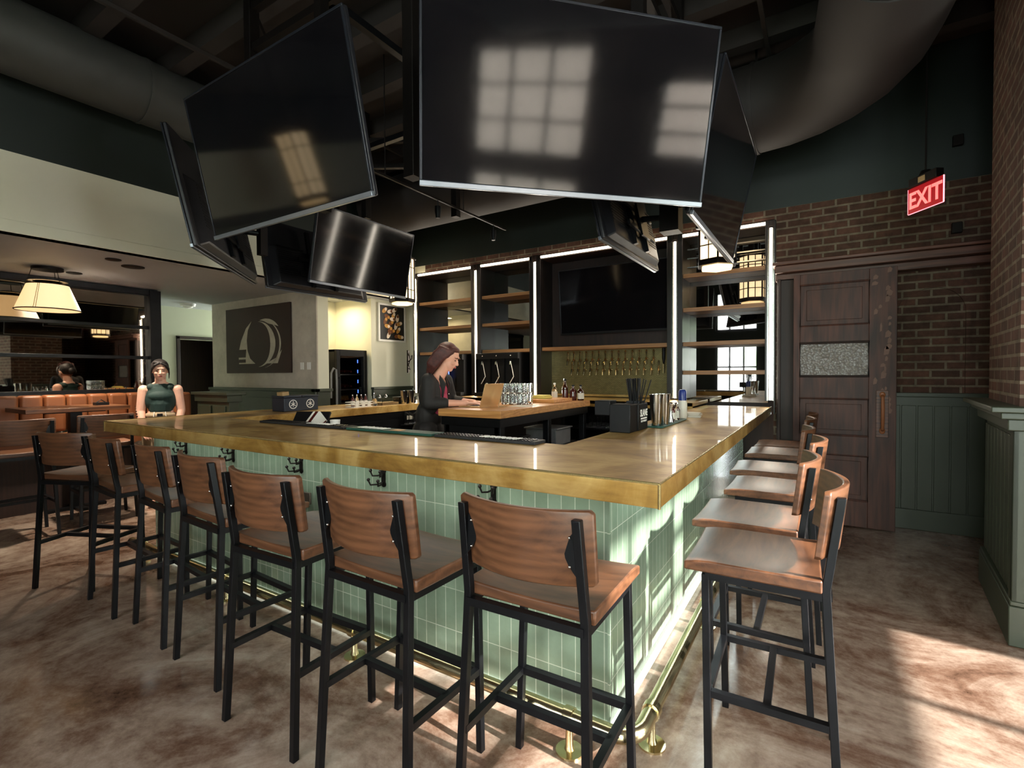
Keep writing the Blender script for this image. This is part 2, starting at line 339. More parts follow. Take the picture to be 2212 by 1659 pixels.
# high ceiling over the bar, low ceiling over the booths
struct('ceiling', MB().box(-5.6, EX+.3, SY-.3, 7.2, CEIL, CEIL+.1), 'ceil')
struct('ceiling', MB().box(-12, -5.46, SY-.3, 7.2, LOWC, LOWC+.1), 'lowceil')
mb = MB()
for y in [-2+.6*k for k in range(13)]: mb.box(-5.4, EX, y-.06, y+.06, CEIL-.16, CEIL)
struct('trim_1', mb, 'ceil')
mb = MB()
for x in (-4.4, -2.4, -.4, 1.6): mb.box(x-.015, x+.015, SY, 5.7, CEIL-.19, CEIL-.16)
struct('trim_2', mb, 'ceil')
# soffit: cream band, dark green above
mb = MB().box(-5.6, -5.45, SY, 6.1, LOWC, 3.21); mb.mat = 1; mb.box(-5.6, -5.45, SY, 6.1, 3.21, CEIL)
struct('wall_soffit', mb, ['cream', 'green'])
struct('trim_3', MB().box(-5.45, -5.435, SY, 5.72, LOWC-.01, LOWC+.09), 'cream', bevel=.003)
# back wall (brick with green above), niche for the shelving
YW = 5.72
mb = MB()
mb.box(-.42, EX+.3, YW, YW+.25, 0, 3.09); mb.box(-5.15, -.42, YW, YW+.25, 2.99, 3.09)
mb.mat = 1; mb.box(-5.45, EX+.3, YW-.004, YW+.25, 3.09, CEIL)
mb.mat = 2; mb.box(-5.45, -5.15, YW, YW+.25, 2.99, 3.09)
mb.mat = 3; mb.box(-6.8, -.42, 6.1, 6.2, 0, 3.0).box(-5.45, -.42, YW+.02, 6.2, 2.985, 3.05)
struct('wall_back', mb, ['brick', 'green', 'cream', 'casing'])
# street walls with windows
def walled(name, fixed, horiz, lo, hi, z1, openings, mats, th=.25):
    mb = MB()
    def bx(a0, a1, z0, z1_, mi):
        mb.mat = mi
        if horiz: mb.box(a0, a1, fixed-th, fixed, z0, z1_)
        else: mb.box(fixed, fixed+th, a0, a1, z0, z1_)
    edges = sorted(set([lo, hi]+[o[0] for o in openings]+[o[1] for o in openings]))
    for a, b in zip(edges, edges[1:]):
        ops = sorted([(o[2], o[3]) for o in openings if o[0] <= a and o[1] >= b]); z = 0
        for c, d in ops: bx(a, b, z, c, 0); z = d
        bx(a, b, z, z1, 0)
    return struct(name, mb, mats)
walled('wall_east', EX, False, SY-.3, YW, CEIL, EWIN, ['brick'])
walled('wall_south', SY, True, -12, EX, CEIL, SWIN, ['green'])
wn = 0
def window(a, b, c, d, horiz, fixed, nx=3, nz=2):
    global wn; wn += 1
    r = bpy.data.objects.new('window_%d' % wn, None); COL.objects.link(r); r['kind'] = 'structure'
    mb = MB(); t = .05
    def bx(a0, a1, z0, z1, dep):
        if horiz: mb.box(a0, a1, fixed-.12-dep, fixed-.12+dep, z0, z1)
        else: mb.box(fixed+.12-dep, fixed+.12+dep, a0, a1, z0, z1)
    bx(a, a+t, c, d, .05); bx(b-t, b, c, d, .05); bx(a, b, c, c+t, .05); bx(a, b, d-t, d, .05)
    for i in range(1, nx): q = a+(b-a)*i/nx; bx(q-.022, q+.022, c, d, .03)
    for i in range(1, nz): q = c+(d-c)*i/nz; bx(a, b, q-.022, q+.022, .03)
    part('window_frame', mb, 'blackplastic', r)
    g = MB()
    if horiz: g.box(a, b, fixed-.123, fixed-.117, c, d)
    else: g.box(fixed+.117, fixed+.123, a, b, c, d)
    part('window_pane', g, 'pane', r)
for a, b, c, d in EWIN: window(a, b, c, d, False, EX, 3 if b < 1 else 3, 3 if c > 2 else 2)
for a, b, c, d in SWIN: window(a, b, c, d, True, SY, 3, 2)
struct('wall_neighbour', MB().box(7.5, 8.0, -9, .7, 0, 8.5), 'neighbour')
# pier at the right: brick above, olive panelling below; it carries on to the street wall
PX0, PY0, PY1 = .865, 3.55, 4.5
PM = Matrix.Translation((PX0, PY0, 0)) @ Matrix.Rotation(radians(-5), 4, 'Z') @ Matrix.Translation((-PX0, -PY0, 0)); PE = EX+.1
def pmb(): q = MB(); q.M = PM; return q
mb = pmb().box(PX0, PE, PY0, PY1, 1.2, CEIL); mb.mat = 1; mb.box(PX0-.005, PE, PY0-.01, PY1+.01, 0, 1.2)
struct('wall_pier', mb, ['brick', 'wains'])
mb = pmb()
for k in range(8): y = PY0+.06+k*.115; mb.box(PX0-.012, PX0, y, y+.104, .24, 1.08)
for k in range(12): x = PX0+.05+k*.115; mb.box(x, x+.104, PY0-.018, PY0, .24, 1.08)
mb.box(PX0-.025, PX0, PY0-.03, PY0+.05, .2, 1.12); mb.box(PX0-.025, PX0+.05, PY0-.03, PY0, .2, 1.12)
struct('trim_4', mb, 'wains', bevel=.004)
mb = pmb().box(PX0-.035, PE, PY0-.04, PY1+.035, 0, .21).box(PX0-.03, PE, PY0-.035, PY1+.03, .21, .235)
struct('baseboard_pier', mb, 'wains', bevel=.005)
mb = pmb().box(PX0-.05, PE, PY0-.055, PY1+.05, 1.12, 1.18).box(PX0-.12, PE, PY0-.12, PY1+.1, 1.215, 1.245).box(PX0-.08, PE, PY0-.085, PY1+.07, 1.18, 1.215)
struct('trim_5', mb, 'wains', bevel=.005)
# olive wainscot on the back wall in the dark passage
mb = MB().box(.5, EX, YW-.03, YW, 0, 1.2)
for k in range(20): x = .5+k*.115; mb.box(x, x+.104, YW-.042, YW-.03, .18, 1.12)
mb.box(.5, EX, YW-.07, YW, 1.2, 1.235); mb.box(.5, EX, YW-.05, YW-.03, 0, .18)
struct('trim_6', mb, 'wains', bevel=.003)
# bricked-up round arch in the passage wall
mb = MB(); ring = arc(.83, 1.95, .25, 0, 180, 16); inner = arc(.83, 1.95, .22, 180, 0, 16); mb.prism([(1.08, 1.24)]+ring+[(.58, 1.24), (.61, 1.24)]+inner+[(1.05, 1.24)], YW-.02, YW, 'y')
struct('trim_7', mb, 'brick')
# header rail and dark casing beside the sliding door
mb = MB().box(-.40, 1.35, YW-.2, YW, 2.40, 2.47).box(-.42, 1.35, YW-.24, YW, 2.47, 2.5).box(-.40, 1.35, YW-.12, YW, 2.33, 2.40)
struct('trim_8', mb, 'header', bevel=.006)
mb = MB().box(-.385, -.2, YW-.12, YW, 0, 2.35).box(-.375, -.35, YW-.14, YW, 0, 2.35); struct('trim_9', mb, 'casing', bevel=.005)

# ---- west part: booth wall, passage wall, concrete wall, fridge alcove
struct('wall_booth', MB().box(-7.8, -7.64, SY, 3.12, 0, LOWC), 'sagewall')
mb = MB().box(-9.4, -9.2, 3.0, 4.07, 0, LOWC).box(-9.4, -9.2, 4.07, 5.0, 2.05, LOWC).box(-9.4, -9.2, 5.0, 6.2, 0, LOWC).box(-9.4, -7.7, 3.0, 3.12, 0, LOWC)
struct('wall_passage', mb, 'sagewall')
mb = MB().box(-10.6, -10.5, 3.2, 6.2, 0, LOWC).box(-10.6, -9.3, 3.2, 3.3, 0, LOWC).box(-10.6, -9.3, 6.1, 6.2, 0, LOWC); struct('wall_corridor', mb, 'casing')
mb = MB().box(-9.22, -9.17, 4.03, 4.08, 0, 2.09).box(-9.22, -9.17, 4.03, 5.05, 2.05, 2.10).box(-9.22, -9.17, 4.98, 5.03, 0, 2.09)
struct('door_1', mb, 'casing', bevel=.004)
mb = MB().box(-8.43, -5.76, 4.23, 4.25, 0, LOWC); mb.mat = 1; mb.box(-8.43, -6.7, 4.25, 6.1, 0, LOWC).box(-6.7, -5.76, 4.25, 4.42, 0, LOWC)
struct('wall_concrete', mb, ['concrete', 'cream'])
mb = MB().box(-6.7, -6.6, 4.42, 5.2, 0, LOWC).box(-6.7, -5.78, 5.2, 6.1, 0, LOWC).box(-5.78, -5.41, 6.03, 6.1, 0, LOWC)
struct('wall_alcove', mb, 'cream')
mb = MB().box(-8.43, -5.74, 4.195, 4.23, 0, 1.2).box(-8.43, -5.70, 4.15, 4.23, 1.2, 1.24).box(-5.76, -5.74, 4.2, 4.42, 0, 1.2).box(-5.78, -5.70, 4.15, 4.44, 1.2, 1.24)
mb.box(-8.43, -5.72, 4.17, 4.2, 1.1, 1.2)
mb.box(-5.78, -5.75, 5.2, 6.03, 0, 1.2).box(-5.78, -5.71, 5.18, 6.03, 1.2, 1.235).box(-5.78, -5.73, 5.19, 6.03, 1.1, 1.2)
struct('trim_10', mb, 'wains', bevel=.004)
# low green partition between booth and bar
hw = thing('half_wall', 'low olive green partition with a wide cap behind the standing woman', 'partition', (-6.5, 3.3, 0))
part('panel', MB().box(-6.86, -6.1, 3.24, 3.36, 0, 1.17).box(-6.8, -6.5, 3.22, 3.24, .2, 1.05).box(-6.44, -6.16, 3.22, 3.24, .2, 1.05), 'wains', hw, bevel=.004)
part('cap', MB().box(-6.9, -6.04, 3.18, 3.42, 1.185, 1.22).box(-6.87, -6.08, 3.21, 3.39, 1.1, 1.185), 'wains', hw, bevel=.004)

# ================================================================== BAR
Z1, Z0 = 1.07, .99
XL, XR, YF = -4.82, -.44, 1.585
IXL, IXR, IYF = -4.21, -1.1, 2.24
YB = 6.02
bar = thing('bar_counter', 'long U-shaped bar with glossy brass top and sage green tiled front', 'bar', (-2.6, 1.8, 0))
poly = [(XL, YF), (XR, YF), (XR, YW-.0), (IXR, YW), (IXR, IYF), (IXL, IYF), (IXL, YW), (XL, YW)]
part('countertop', MB().prism(poly, Z0, Z1), 'brass', bar, bevel=.004, seg=2)
mb = MB()
for z in (Z1+.001,):
    mb.tube([(XL, YW, z), (XL, YF, z), (XR, YF, z), (XR, YW, z)], .0045, 6)
mb.tube([(XR, YF, Z0), (XR, YF, Z1)], .005, 6); mb.tube([(XL, YF, Z0), (XL, YF, Z1)], .005, 6)
part('edge_trim', mb, 'brassedge', bar)
TX0, TX1, TY = -4.58, -.705, 1.83
mb = MB().box(TX0, TX1, TY, TY+.16, 0, Z0).box(TX1-.16, TX1, TY+.16, YW, 0, Z0).box(TX0, TX0+.16, TY+.16, YW, 0, Z0)
part('tiled_base', mb, 'tile', bar)
mb = MB().box(TX1-.004, TX1+.006, TY-.006, TY+.004, 0, Z0)
part('corner_trim', mb, 'tile', bar)
part('light_strip', MB().box(TX0, TX1+.02, TY-.02, TY, .02, .035).box(TX1, TX1+.02, TY, YW-.1, .02, .035), 'ledcool', bar)
area('under_bar_light', ((TX0+TX1)/2, TY-.1, Z0-.02), (3.8, .03), (0, .12, -1), 2, (.95, 1, .9))
area('under_bar_light', (TX1+.1, 3.7, Z0-.02), (3.7, .03), (-.12, 0, -1), 4, (.85, 1, .97))
# inner steel work shelf and speed rails behind the bar front
ub = thing('underbar_station', 'black and steel work bench along the inside of the bar front', 'work bench', (-2.6, 2.3, 0))
part('bench', MB().box(-4.2, -1.12, 2.0, 2.62, .1, .80), 'black', ub)
part('bench_top', MB().box(-4.2, -1.12, 2.0, 2.64, .80, .83), 'steel', ub)
part('splashback', MB().box(-4.2, -1.12, 2.0, 2.03, .83, .98), 'black', ub)
# inside faces of the two runs
mb = MB().box(-4.40, -4.25, 2.7, YW, .1, .98); mb.box(-4.25, -4.23, 2.8, 4.2, .25, .9)
lc = thing('undercounter_cooler', 'dark undercounter cooler with small white labels in the left run', 'cooler', (-4.3, 4.2, 0))
part('cabinet', mb, 'black', lc)
for k, (y, z) in enumerate([(3.15, .84), (3.75, .80), (4.35, .88)]): part('label', MB().box(-4.232, -4.228, y, y+.09, z, z+.05), 'paper', lc)
rc = thing('undercounter_cooler', 'black undercounter cooler inside the right run of the bar', 'cooler', (-1.0, 4.2, 0))
part('cabinet', MB().box(-1.05, -.9, 2.7, YW, .1, .98), 'black', rc)

# foot rail
fr = thing('foot_rail', 'polished brass foot rail running round the foot of the bar', 'foot rail', (-.55, 1.66, 0))
RX, RY, RZ, RR = -.545, 1.665, .135, .029
path = [(TX0, RY, RZ), (RX-.09, RY, RZ)]+[(RX-.09+.09*sin(a), RY+.09-.09*cos(a), RZ) for a in [radians(15*i) for i in range(1, 6)]]+[(RX, RY+.09, RZ), (RX, YW-.02, RZ)]
part('tube', MB().tube(path, RR, 16), 'rail', fr)
def rail_bracket(x, y, ax):
    mb = MB(); mb.lathe([(.052, 0), (.052, .008), (.02, .012), (.015, .03), (.013, RZ-.02)], (x, y, 0), 20)
    d = (1, 0, 0) if ax == 'x' else (0, 1, 0); q = Vector((x, y, RZ)); mb.tube([q-Vector(d)*.018, q+Vector(d)*.018], RR+.006, 18)
    part('bracket', mb, 'rail', fr)
rail_bracket(-.80, RY, 'x'); rail_bracket(RX, 1.86, 'y')
for x in (-2.0, -3.2, -4.4): rail_bracket(x, RY, 'x')
for y in (2.9, 4.0, 5.1): rail_bracket(RX, y, 'y')

# coat hooks and plates on the tile
hook = thing('coat_hook', None, 'hook')
part('plate', MB().lathe([(0, 0), (.017, .001), (.017, .005), (0, .009)], (0, -.0, .035), 14, rot=(pi/2, 0, 0)).lathe([(0, 0), (.017, .001), (.017, .005), (0, .009)], (0, 0, -.035), 14, rot=(pi/2, 0, 0)).box(-.012, .012, -.008, 0, -.035, .035), 'iron', hook)
for zz, L in ((.02, .06), (-.025, .075)):
    for sx in (-.35, .35):
        mb = MB().tube([(0, -.004, zz), (sx*.04, -L*.5, zz-.008), (sx*.08, -L*.9, zz-.006), (sx*.1, -L, zz+.018)], .0045, 8); mb.ell((sx*.1, -L, zz+.022), .009, 10, 6); part('prong', mb, 'iron', hook)
for i, (x, w) in enumerate([(-1.25, 'nearest the bar corner, above the closest stool'), (-1.95, 'second from the right end of the bar front'), (-2.65, 'at the middle of the bar front'), (-3.4, 'second from the far left end of the bar front'), (-4.05, 'at the far left end of the bar front')]):
    place(hook, (x, TY, .888), 0, 'black iron double coat hook '+w, 'coat hooks under the bar top')
tag(part('power_outlet', MB().box(-1.83, -1.70, TY-.06, TY, .955, .985), 'outlet', bevel=.003, loc=(-1.765, TY, .955)), 'thin dark outlet box tucked under the brass edge beside a coat hook', 'outlet')
tag(part('power_outlet', MB().box(-2.63, -2.56, TY-.012, TY, .66, .73), 'outlet', bevel=.003, loc=(-2.6, TY, .66)), 'small outlet plate low on the tiles behind the fifth stool', 'outlet')

# ================================================================== BACK SHELVING
LX = [-5.335, -4.18, -3.213, -1.41, -.45]
su = thing('back_bar_shelving', 'tall black back bar shelving with oak shelves, mirrors and glowing light tubes', 'shelving', (-2.9, 5.9, 0))
def post_mb(x, w=.09):
    mb = MB(); mb.box(x-w, x-.032, YW-.03, 6.06, 1.13, 2.97); 
    if x < -.5: mb.box(x+.032, x+w, YW-.03, 6.06, 1.13, 2.97)
    else: mb.box(x+.03, x+.045, YW-.03, 6.06, 1.0, 2.97)
    mb.box(x-.03, x+.03, YW+.02, YW+.05, 1.13, 2.97); return mb
for i, x in enumerate(LX):
    p = part('post', post_mb(x, .05 if i in (0, 4) else .085), 'postpaint', su, bevel=.003)
    part('light_tube', MB().tube([(x, YW-.012, 1.14), (x, YW-.012, 2.9)], .014, 12), 'led', p)
    part('tube_channel', MB().box(x-.032, x-.018, YW-.03, YW-.005, 1.135, 2.9).box(x+.018, x+.032, YW-.03, YW-.005, 1.135, 2.9), 'steel', p)
    part('tube_clip', MB().cbox((x-.028, YW-.02, 2.93), (.012, .03, .09)).cbox((x+.028, YW-.02, 2.93), (.012, .03, .09)), 'casing', p)
for a, b in zip(LX, LX[1:]):
    part('light_tube', MB().tube([(a+.045, YW-.012, 2.953), (b-.045, YW-.012, 2.953)], .016, 12), 'led', su)
part('top_rail', MB().box(LX[0]-.05, LX[4]+.045, YW, 6.06, 2.925, 2.985), 'casing', su, bevel=.003)
def shelf(a, b, z, y0=YW+.005): part('shelf', MB().box(a, b, y0, 6.05, z-.045, z), 'shelf', su, bevel=.003)
for z in (2.53, 2.14, 1.765):
    shelf(LX[0]+.05, LX[1]-.085, z); shelf(LX[1]+.085, LX[2]-.085, z)
for z in (2.53, 2.15, 1.77, 1.45): shelf(LX[3]+.085, LX[4]-.05, z)
shelf(LX[2]+.085, LX[3]-.085, 1.77)
part('mirror', MB().box(LX[0]+.05, LX[1]-.085, 6.055, 6.065, 1.13, 2.92), 'mirror', su)
part('mirror', MB().box(LX[1]+.085, LX[2]-.085, 6.055, 6.065, 1.13, 2.92), 'mirror', su)
part('mirror', MB().box(LX[3]+.085, LX[4]-.05, 6.055, 6.065, 1.09, 2.92), 'mirror', su)
part('back_panel', MB().box(LX[2]+.085, LX[3]-.085, 6.03, 6.06, 1.77, 2.92), 'casing', su)
part('tap_wall', MB().box(LX[2]+.085, LX[3]-.085, 6.0, 6.06, 1.13, 1.725), 'tapwall', su)
for a, b in ((LX[3]+.12, LX[4]-.06),):
    for z in (2.80, 2.70, 2.60): part('wine_rail', MB().box(a, b, YW+.05, YW+.065, z, z+.012), 'steel', su)
# lit shelf tubes get real light too
for i, x in enumerate(LX): area('shelf_light', (x, YW-.05, 2.0), (.03, 1.7), (0, -1, 0), 4, (1, .9, .75))
area('shelf_light', (-2.9, YW-.05, 2.93), (4.8, .03), (0, -1, -.6), 10, (1, .9, .75))
# wall television
def tv_at(name, label, w, h, depth, mats=('screen', 'bezel', 'tvback')):
    t = thing(name, label, 'television')
    b = .012
    part('screen', MB().box(-w/2+b, w/2-b, -.004, .004, .022, h-b), 'screen', t)
    part('bottom_trim', MB().box(-w/2, w/2, -.014, .006, -.004, .020), 'silver', t, bevel=.002)
    mb = MB().box(-w/2, w/2, -.008, .004, .0201, .024).box(-w/2, w/2, -.008, .004, h-b, h).box(-w/2, -w/2+b, -.008, .004, .022, h-b).box(w/2-b, w/2, -.008, .004, .022, h-b)
    part('bezel', mb, 'bezel', t, bevel=.002)
    mb = MB().box(-w/2, w/2, .004, .032, 0, h)
    old = [(-w/2+.06, .02), (w/2-.06, .02), (w/2-.06, h*.62), (-w/2+.06, h*.62)]
    mb.add([(x, .032, z) for x, z in old]+[(x*.9, depth, z*.88+.03) for x, z in old], [(4, 5, 6, 7)[::-1], (0, 1, 5, 4)[::-1], (1, 2, 6, 5)[::-1], (2, 3, 7, 6)[::-1], (3, 0, 4, 7)[::-1]])
    back = part('back_cover', mb, 'tvback', t, bevel=.008)
    for xa, xb in ((-w*.4, -w*.16), (w*.16, w*.4)):
        mb = MB()
        for k in range(14): z = h*.2+k*.022; mb.box(xa, xb, depth-.012, depth+.003, z, z+.008)
        part('vent', mb, 'blackplastic', back)
    mb = MB().box(-.16, -.12, depth, depth+.03, h*.06, h*.9).box(.12, .16, depth, depth+.03, h*.06, h*.9).box(-.3, .3, depth+.03, depth+.05, h*.42, h*.47).box(-.3, .3, depth+.03, depth+.05, h*.2, h*.25).box(-.09, .09, depth+.05, depth+.065, h*.15, h*.55)
    part('mount_bracket', mb, 'black', t)
    part('mount_arm', MB().tube([(0, depth+.06, h*.35), (0, depth+.22, h*.35-.05)], .022, 10), 'black', t)
    return t
wt = tv_at('wall_television', 'large dark television recessed in the shelving above the beer taps', 1.43, .83, .06)
wt.rotation_euler = (radians(5), 0, 0); wt.location = (-2.2, 5.86, 1.93)
for c in list(wt.children):
    if c.name.startswith('mount_arm'): bpy.data.objects.remove(c)
    elif c.name.startswith('bottom_trim'): c.data.materials[0] = M['blackplastic']

# hanging televisions
TV = tv_at('hanging_television', 'tv', 1.45, .83, .075)
TV.rotation_euler = (radians(12), 0, 0)
TVS = [((-1.06, 2.225, 2.3), 45, 'largest hanging television, angled over the near bar corner, reflecting bright windows'),
       ((-2.572, 1.69, 2.3), 0, 'hanging television over the bar front, tilted, reflecting a glowing lantern'),
       ((-4.11, 2.2, 2.3), -45, 'leftmost hanging television, seen edge-on from behind with a vented back'),
       ((-.615, 3.55, 2.3), 90, 'hanging television over the right run of the bar, seen steeply from the side'),]
for loc, rz, lab in TVS: place(TV, loc, radians(rz), lab, 'televisions hung in a ring above the bar')
TS = tv_at('hanging_television', 'tv', 1.24, .71, .075); TS.rotation_euler = (radians(12), 0, 0)
for loc, rz, lab in [((-4.57, 3.42, 2.28), -90, 'hanging television with its black back to us, low behind the left ones'),
                     ((-4.02, 3.50, 2.29), 90, 'smaller hanging television with a pale diagonal streak, in front of a black one'),
                     ((-1.21, 3.62, 2.29), -90, 'smaller hanging television seen from its lit back, under the largest one')]:
    place(TS, loc, radians(rz), lab, 'televisions hung in a ring above the bar')
ring = [(-1.9, 2.02), (-3.42, 2.02), (-4.28, 2.88), (-4.28, 3.8), (-3.42, 4.3), (-1.72, 4.3), (-.92, 3.8), (-.92, 2.88)]
hf = thing('ceiling_rig', 'black steel frame hung from the ceiling that carries the televisions', 'ceiling rig', (-2.6, 3.5, CEIL))
for a, b in zip(ring, ring[1:]+ring[:1]):
    part('ring_beam', MB().bar((*a, 3.72), (*b, 3.72), .05), 'iron', hf); part('ring_beam', MB().bar((*a, 4.0), (*b, 4.0), .05), 'iron', hf)
for i, (x, y) in enumerate(ring): part('drop_post', MB().bar((x, y, 2.5 if i < 2 else 3.15), (x, y, CEIL-.0), .075), 'iron', hf, bevel=.004)
mb = MB().bar((-4.28, 3.5, 3.72), (-.92, 3.5, 3.72), .05).bar((-2.57, 2.02, 3.72), (-2.57, 4.3, 3.72), .05)
for x, y, w in ((-2.572, 1.955, .06), (-1.24, 2.405, .06), (-3.93, 2.38, .06), (-.912, 3.58, .13), (-4.295, 3.46, .09)): part('television_hanger', MB().bar((x, y, 2.42), (x, y, 3.74), w), 'iron', hf)
part('cross_beam', mb, 'black', hf)

# ================================================================== BAR STOOLS  (front = +y)
def make_stool():
    t = thing('bar_stool', 'stool', 'bar stool')
    for s in (-1, 1):
        x = s*.19
        mb = MB(); w = .0125
        # rear leg, one flat bent bar
        pts = [(-.235, 0), (-.195, .74), (-.235, 1.035)]
        xo = [x+s*.03, x+s*.008, x]
        vs = []
        for (y, z), xx in zip(pts, xo):
            vs += [(xx-w, y-w, z), (xx+w, y-w, z), (xx+w, y+w, z), (xx-w, y+w, z)]
        fs = [(3, 2, 1, 0), (8, 9, 10, 11)]+[(i*4+k, i*4+(k+1) % 4, i*4+4+(k+1) % 4, i*4+4+k) for i in range(2) for k in range(4)]
        part('leg', MB().add(vs, fs), 'black', t, bevel=.002)
        vs = []
        for y, z, xx in ((.15, 0, x+s*.03), (.165, .72, x+s*.008)):
            vs += [(xx-w, y-w, z), (xx+w, y-w, z), (xx+w, y+w, z), (xx-w, y+w, z)]
        part('leg', MB().add(vs, [(3, 2, 1, 0), (4, 5, 6, 7)]+[(k, (k+1) % 4, 4+(k+1) % 4, 4+k) for k in range(4)]), 'black', t, bevel=.002)
    xs, z = .198, .715
    part('seat_frame', MB().bar((-xs, -.2, z), (xs, -.2, z), .025).bar((-xs, .165, z), (xs, .165, z), .025).bar((-xs, -.2, z), (-xs, .165, z), .025).bar((xs, -.2, z), (xs, .165, z), .025), 'black', t)
    z = .305; xs = .209
    part('stretcher', MB().bar((-xs, -.218, z), (-xs, .155, z), .024), 'black', t)
    part('stretcher', MB().bar((xs, -.218, z), (xs, .155, z), .024), 'black', t)
    part('stretcher', MB().bar((-xs, -.03, z), (xs, -.03, z), .024), 'black', t)
    part('foot_bar', MB().bar((-xs, .155, z), (xs, .155, z), .026), 'black', t)
    # saddle seat
    nx, ny = 14, 10; vs = []; W2, D0, D1 = .222, -.185, .235
    def top(u, v):
        y = D0+(D1-D0)*v; x = W2*(2*u-1)
        z = .772-.020*(1-(2*u-1)**2)*(0.4+.6*sin(pi*min(1, v*1.1)))-.012*max(0, (v-.75)/.25)**2
        return x, y, z
    for j in range(ny+1):
        for i in range(nx+1): vs.append(top(i/nx, j/ny))
    n1 = len(vs)
    for j in range(ny+1):
        for i in range(nx+1): x, y, _ = top(i/nx, j/ny); vs.append((x, y, .729))
    fs = []
    g = lambda i, j, o=0: o+j*(nx+1)+i
    for j in range(ny):
        for i in range(nx):
            fs.append((g(i, j), g(i+1, j), g(i+1, j+1), g(i, j+1))); fs.append((g(i, j, n1), g(i, j+1, n1), g(i+1, j+1, n1), g(i+1, j, n1)))
    for i in range(nx): fs.append((g(i, 0, n1), g(i+1, 0, n1), g(i+1, 0), g(i, 0))); fs.append((g(i+1, ny, n1), g(i, ny, n1), g(i, ny), g(i+1, ny)))
    for j in range(ny): fs.append((g(0, j+1, n1), g(0, j, n1), g(0, j), g(0, j+1))); fs.append((g(nx, j, n1), g(nx, j+1, n1), g(nx, j+1), g(nx, j)))
    part('seat', MB().add(vs, fs, True), 'seat', t, bevel=.006)
    # bowed backrest
    n = 16; Wb = .225; pv = []
    def yb(u, z): return -.160-.062*(1-(2*u-1)**2)-(z-.84)*.12
    zs = [.835, .845, .94, 1.045, 1.055]
    ins = [.012, 0, 0, 0, .012]
    fr_, bk = [], []
    for z, q in zip(zs, ins):
        for i in range(n+1):
            u = i/n; x = (Wb-q)*(2*u-1); fr_.append((x, yb(u, z)+.0, z)); bk.append((x, yb(u, z)-.02, z))
    vs = fr_+bk; o = len(fr_); R = len(zs); fs = []
    for j in range(R-1):
        for i in range(n):
            a = j*(n+1)+i; fs.append((a+1, a, a+n+1, a+n+2)); fs.append((o+a, o+a+1, o+a+n+2, o+a+n+1))
    for i in range(n): fs.append((i, i+1, o+i+1, o+i)); a = (R-1)*(n+1)+i; fs.append((a+1, a, o+a, o+a+1))
    for j in range(R-1): a = j*(n+1); fs.append((a+n+1, a, o+a, o+a+n+1)); a += n; fs.append((a, a+n+1, o+a+n+1, o+a))
    mbb = MB().add(vs, fs, True)
    part('backrest', mbb, 'seat', t, bevel=.004)
    for s in (-1, 1):
        pr = [(s*.192, .865)]+[(s*(.192-.045*sin(pi*k/8)), .865+.15*k/8) for k in range(9)]+[(s*.192, 1.015)]
        br = part('bracket', MB().prism(pr, -.226, -.218, 'y'), 'black', t)
        part('bolt', MB().ell((s*.165, -.228, .90), .005, 8, 6), 'steel', br); part('bolt', MB().ell((s*.165, -.228, .98), .005, 8, 6), 'steel', br)
    return t
ST = make_stool()
FS = [(-.75, 1.44, 1, 'nearest wooden bar stool at the bar front, its back to us beside the bar corner'),
      (-1.31, 1.345, -1, 'second wooden bar stool from the right end of the front row'),
      (-1.875, 1.315, 2, 'third wooden bar stool from the right end of the front row'),
      (-2.52, 1.40, -3, 'middle wooden bar stool of the front row, three stools left of it'),
      (-3.11, 1.44, -5, 'wooden bar stool third from the far left end of the front row'),
      (-3.73, 1.43, -3, 'wooden bar stool second from the far left end of the front row'),
      (-4.38, 1.38, 24, 'farthest left wooden bar stool of the front row, turned at the bar end')]
for x, y, r, lab in FS: place(ST, (x, y, 0), radians(r), lab, 'bar stools along the bar front')
RS = [(-.185, 2.03, 1.5, 'nearest bar stool on the right side of the bar, seat facing the tiles'),
      (-.265, 2.55, 0, 'second bar stool from the front along the right side of the bar'),
      (-.235, 3.24, -1, 'third bar stool along the right side, seat catching window light'),
      (-.30, 3.86, 1, 'fourth bar stool along the right side, in front of the sliding door'),
      (-.30, 4.66, 0, 'second farthest bar stool on the right side, in shade'),
      (-.29, 5.19, 0, 'farthest bar stool on the right side, next to the dark casing')]
for x, y, r, lab in RS: place(ST, (x, y, 0), radians(90+r), lab, 'bar stools along the right side of the bar')
for x, y, r, lab in [(-6.08, 1.36, 88, 'high wooden chair at the near booth table, back turned to the bar'), (-6.15, 2.0, 84, 'high wooden chair at the right end of the booth table')]:
    place(ST, (x, y, 0), radians(r), lab, 'high chairs at the booth tables')

# ================================================================== BACK COUNTER, TAPS, DISPENSERS
bc = thing('back_counter', 'brass-topped back counter under the wall of beer taps', 'counter', (-2.6, 5.5, 0))
part('countertop', MB().box(-4.2, -1.11, 5.2, 6.0, 1.08, 1.12).box(-4.2, -1.11, 5.2, 5.22, 1.05, 1.12), 'brass', bc, bevel=.003)
mb = MB().box(-4.2, -1.11, 5.9, 6.0, .1, 1.08).box(-4.2, -1.11, 5.3, 5.9, .1, .14)
for x in (-4.15, -3.4, -2.6, -1.15): mb.box(x-.02, x+.02, 5.26, 5.9, .1, 1.05)
part('cabinet', mb, 'black', bc)
for z in (.45, .78): part('shelf', MB().box(-2.5, -1.14, 5.3, 5.9, z, z+.02), 'black', bc)
part('door', MB().box(-4.13, -2.62, 5.255, 5.27, .16, 1.03), 'blackplastic', bc)
part('tap_rail', MB().box(-3.1, -1.5, 5.97, 5.998, 1.128, 1.155), 'brass', su)
tap = thing('beer_tap', None, 'beer tap')
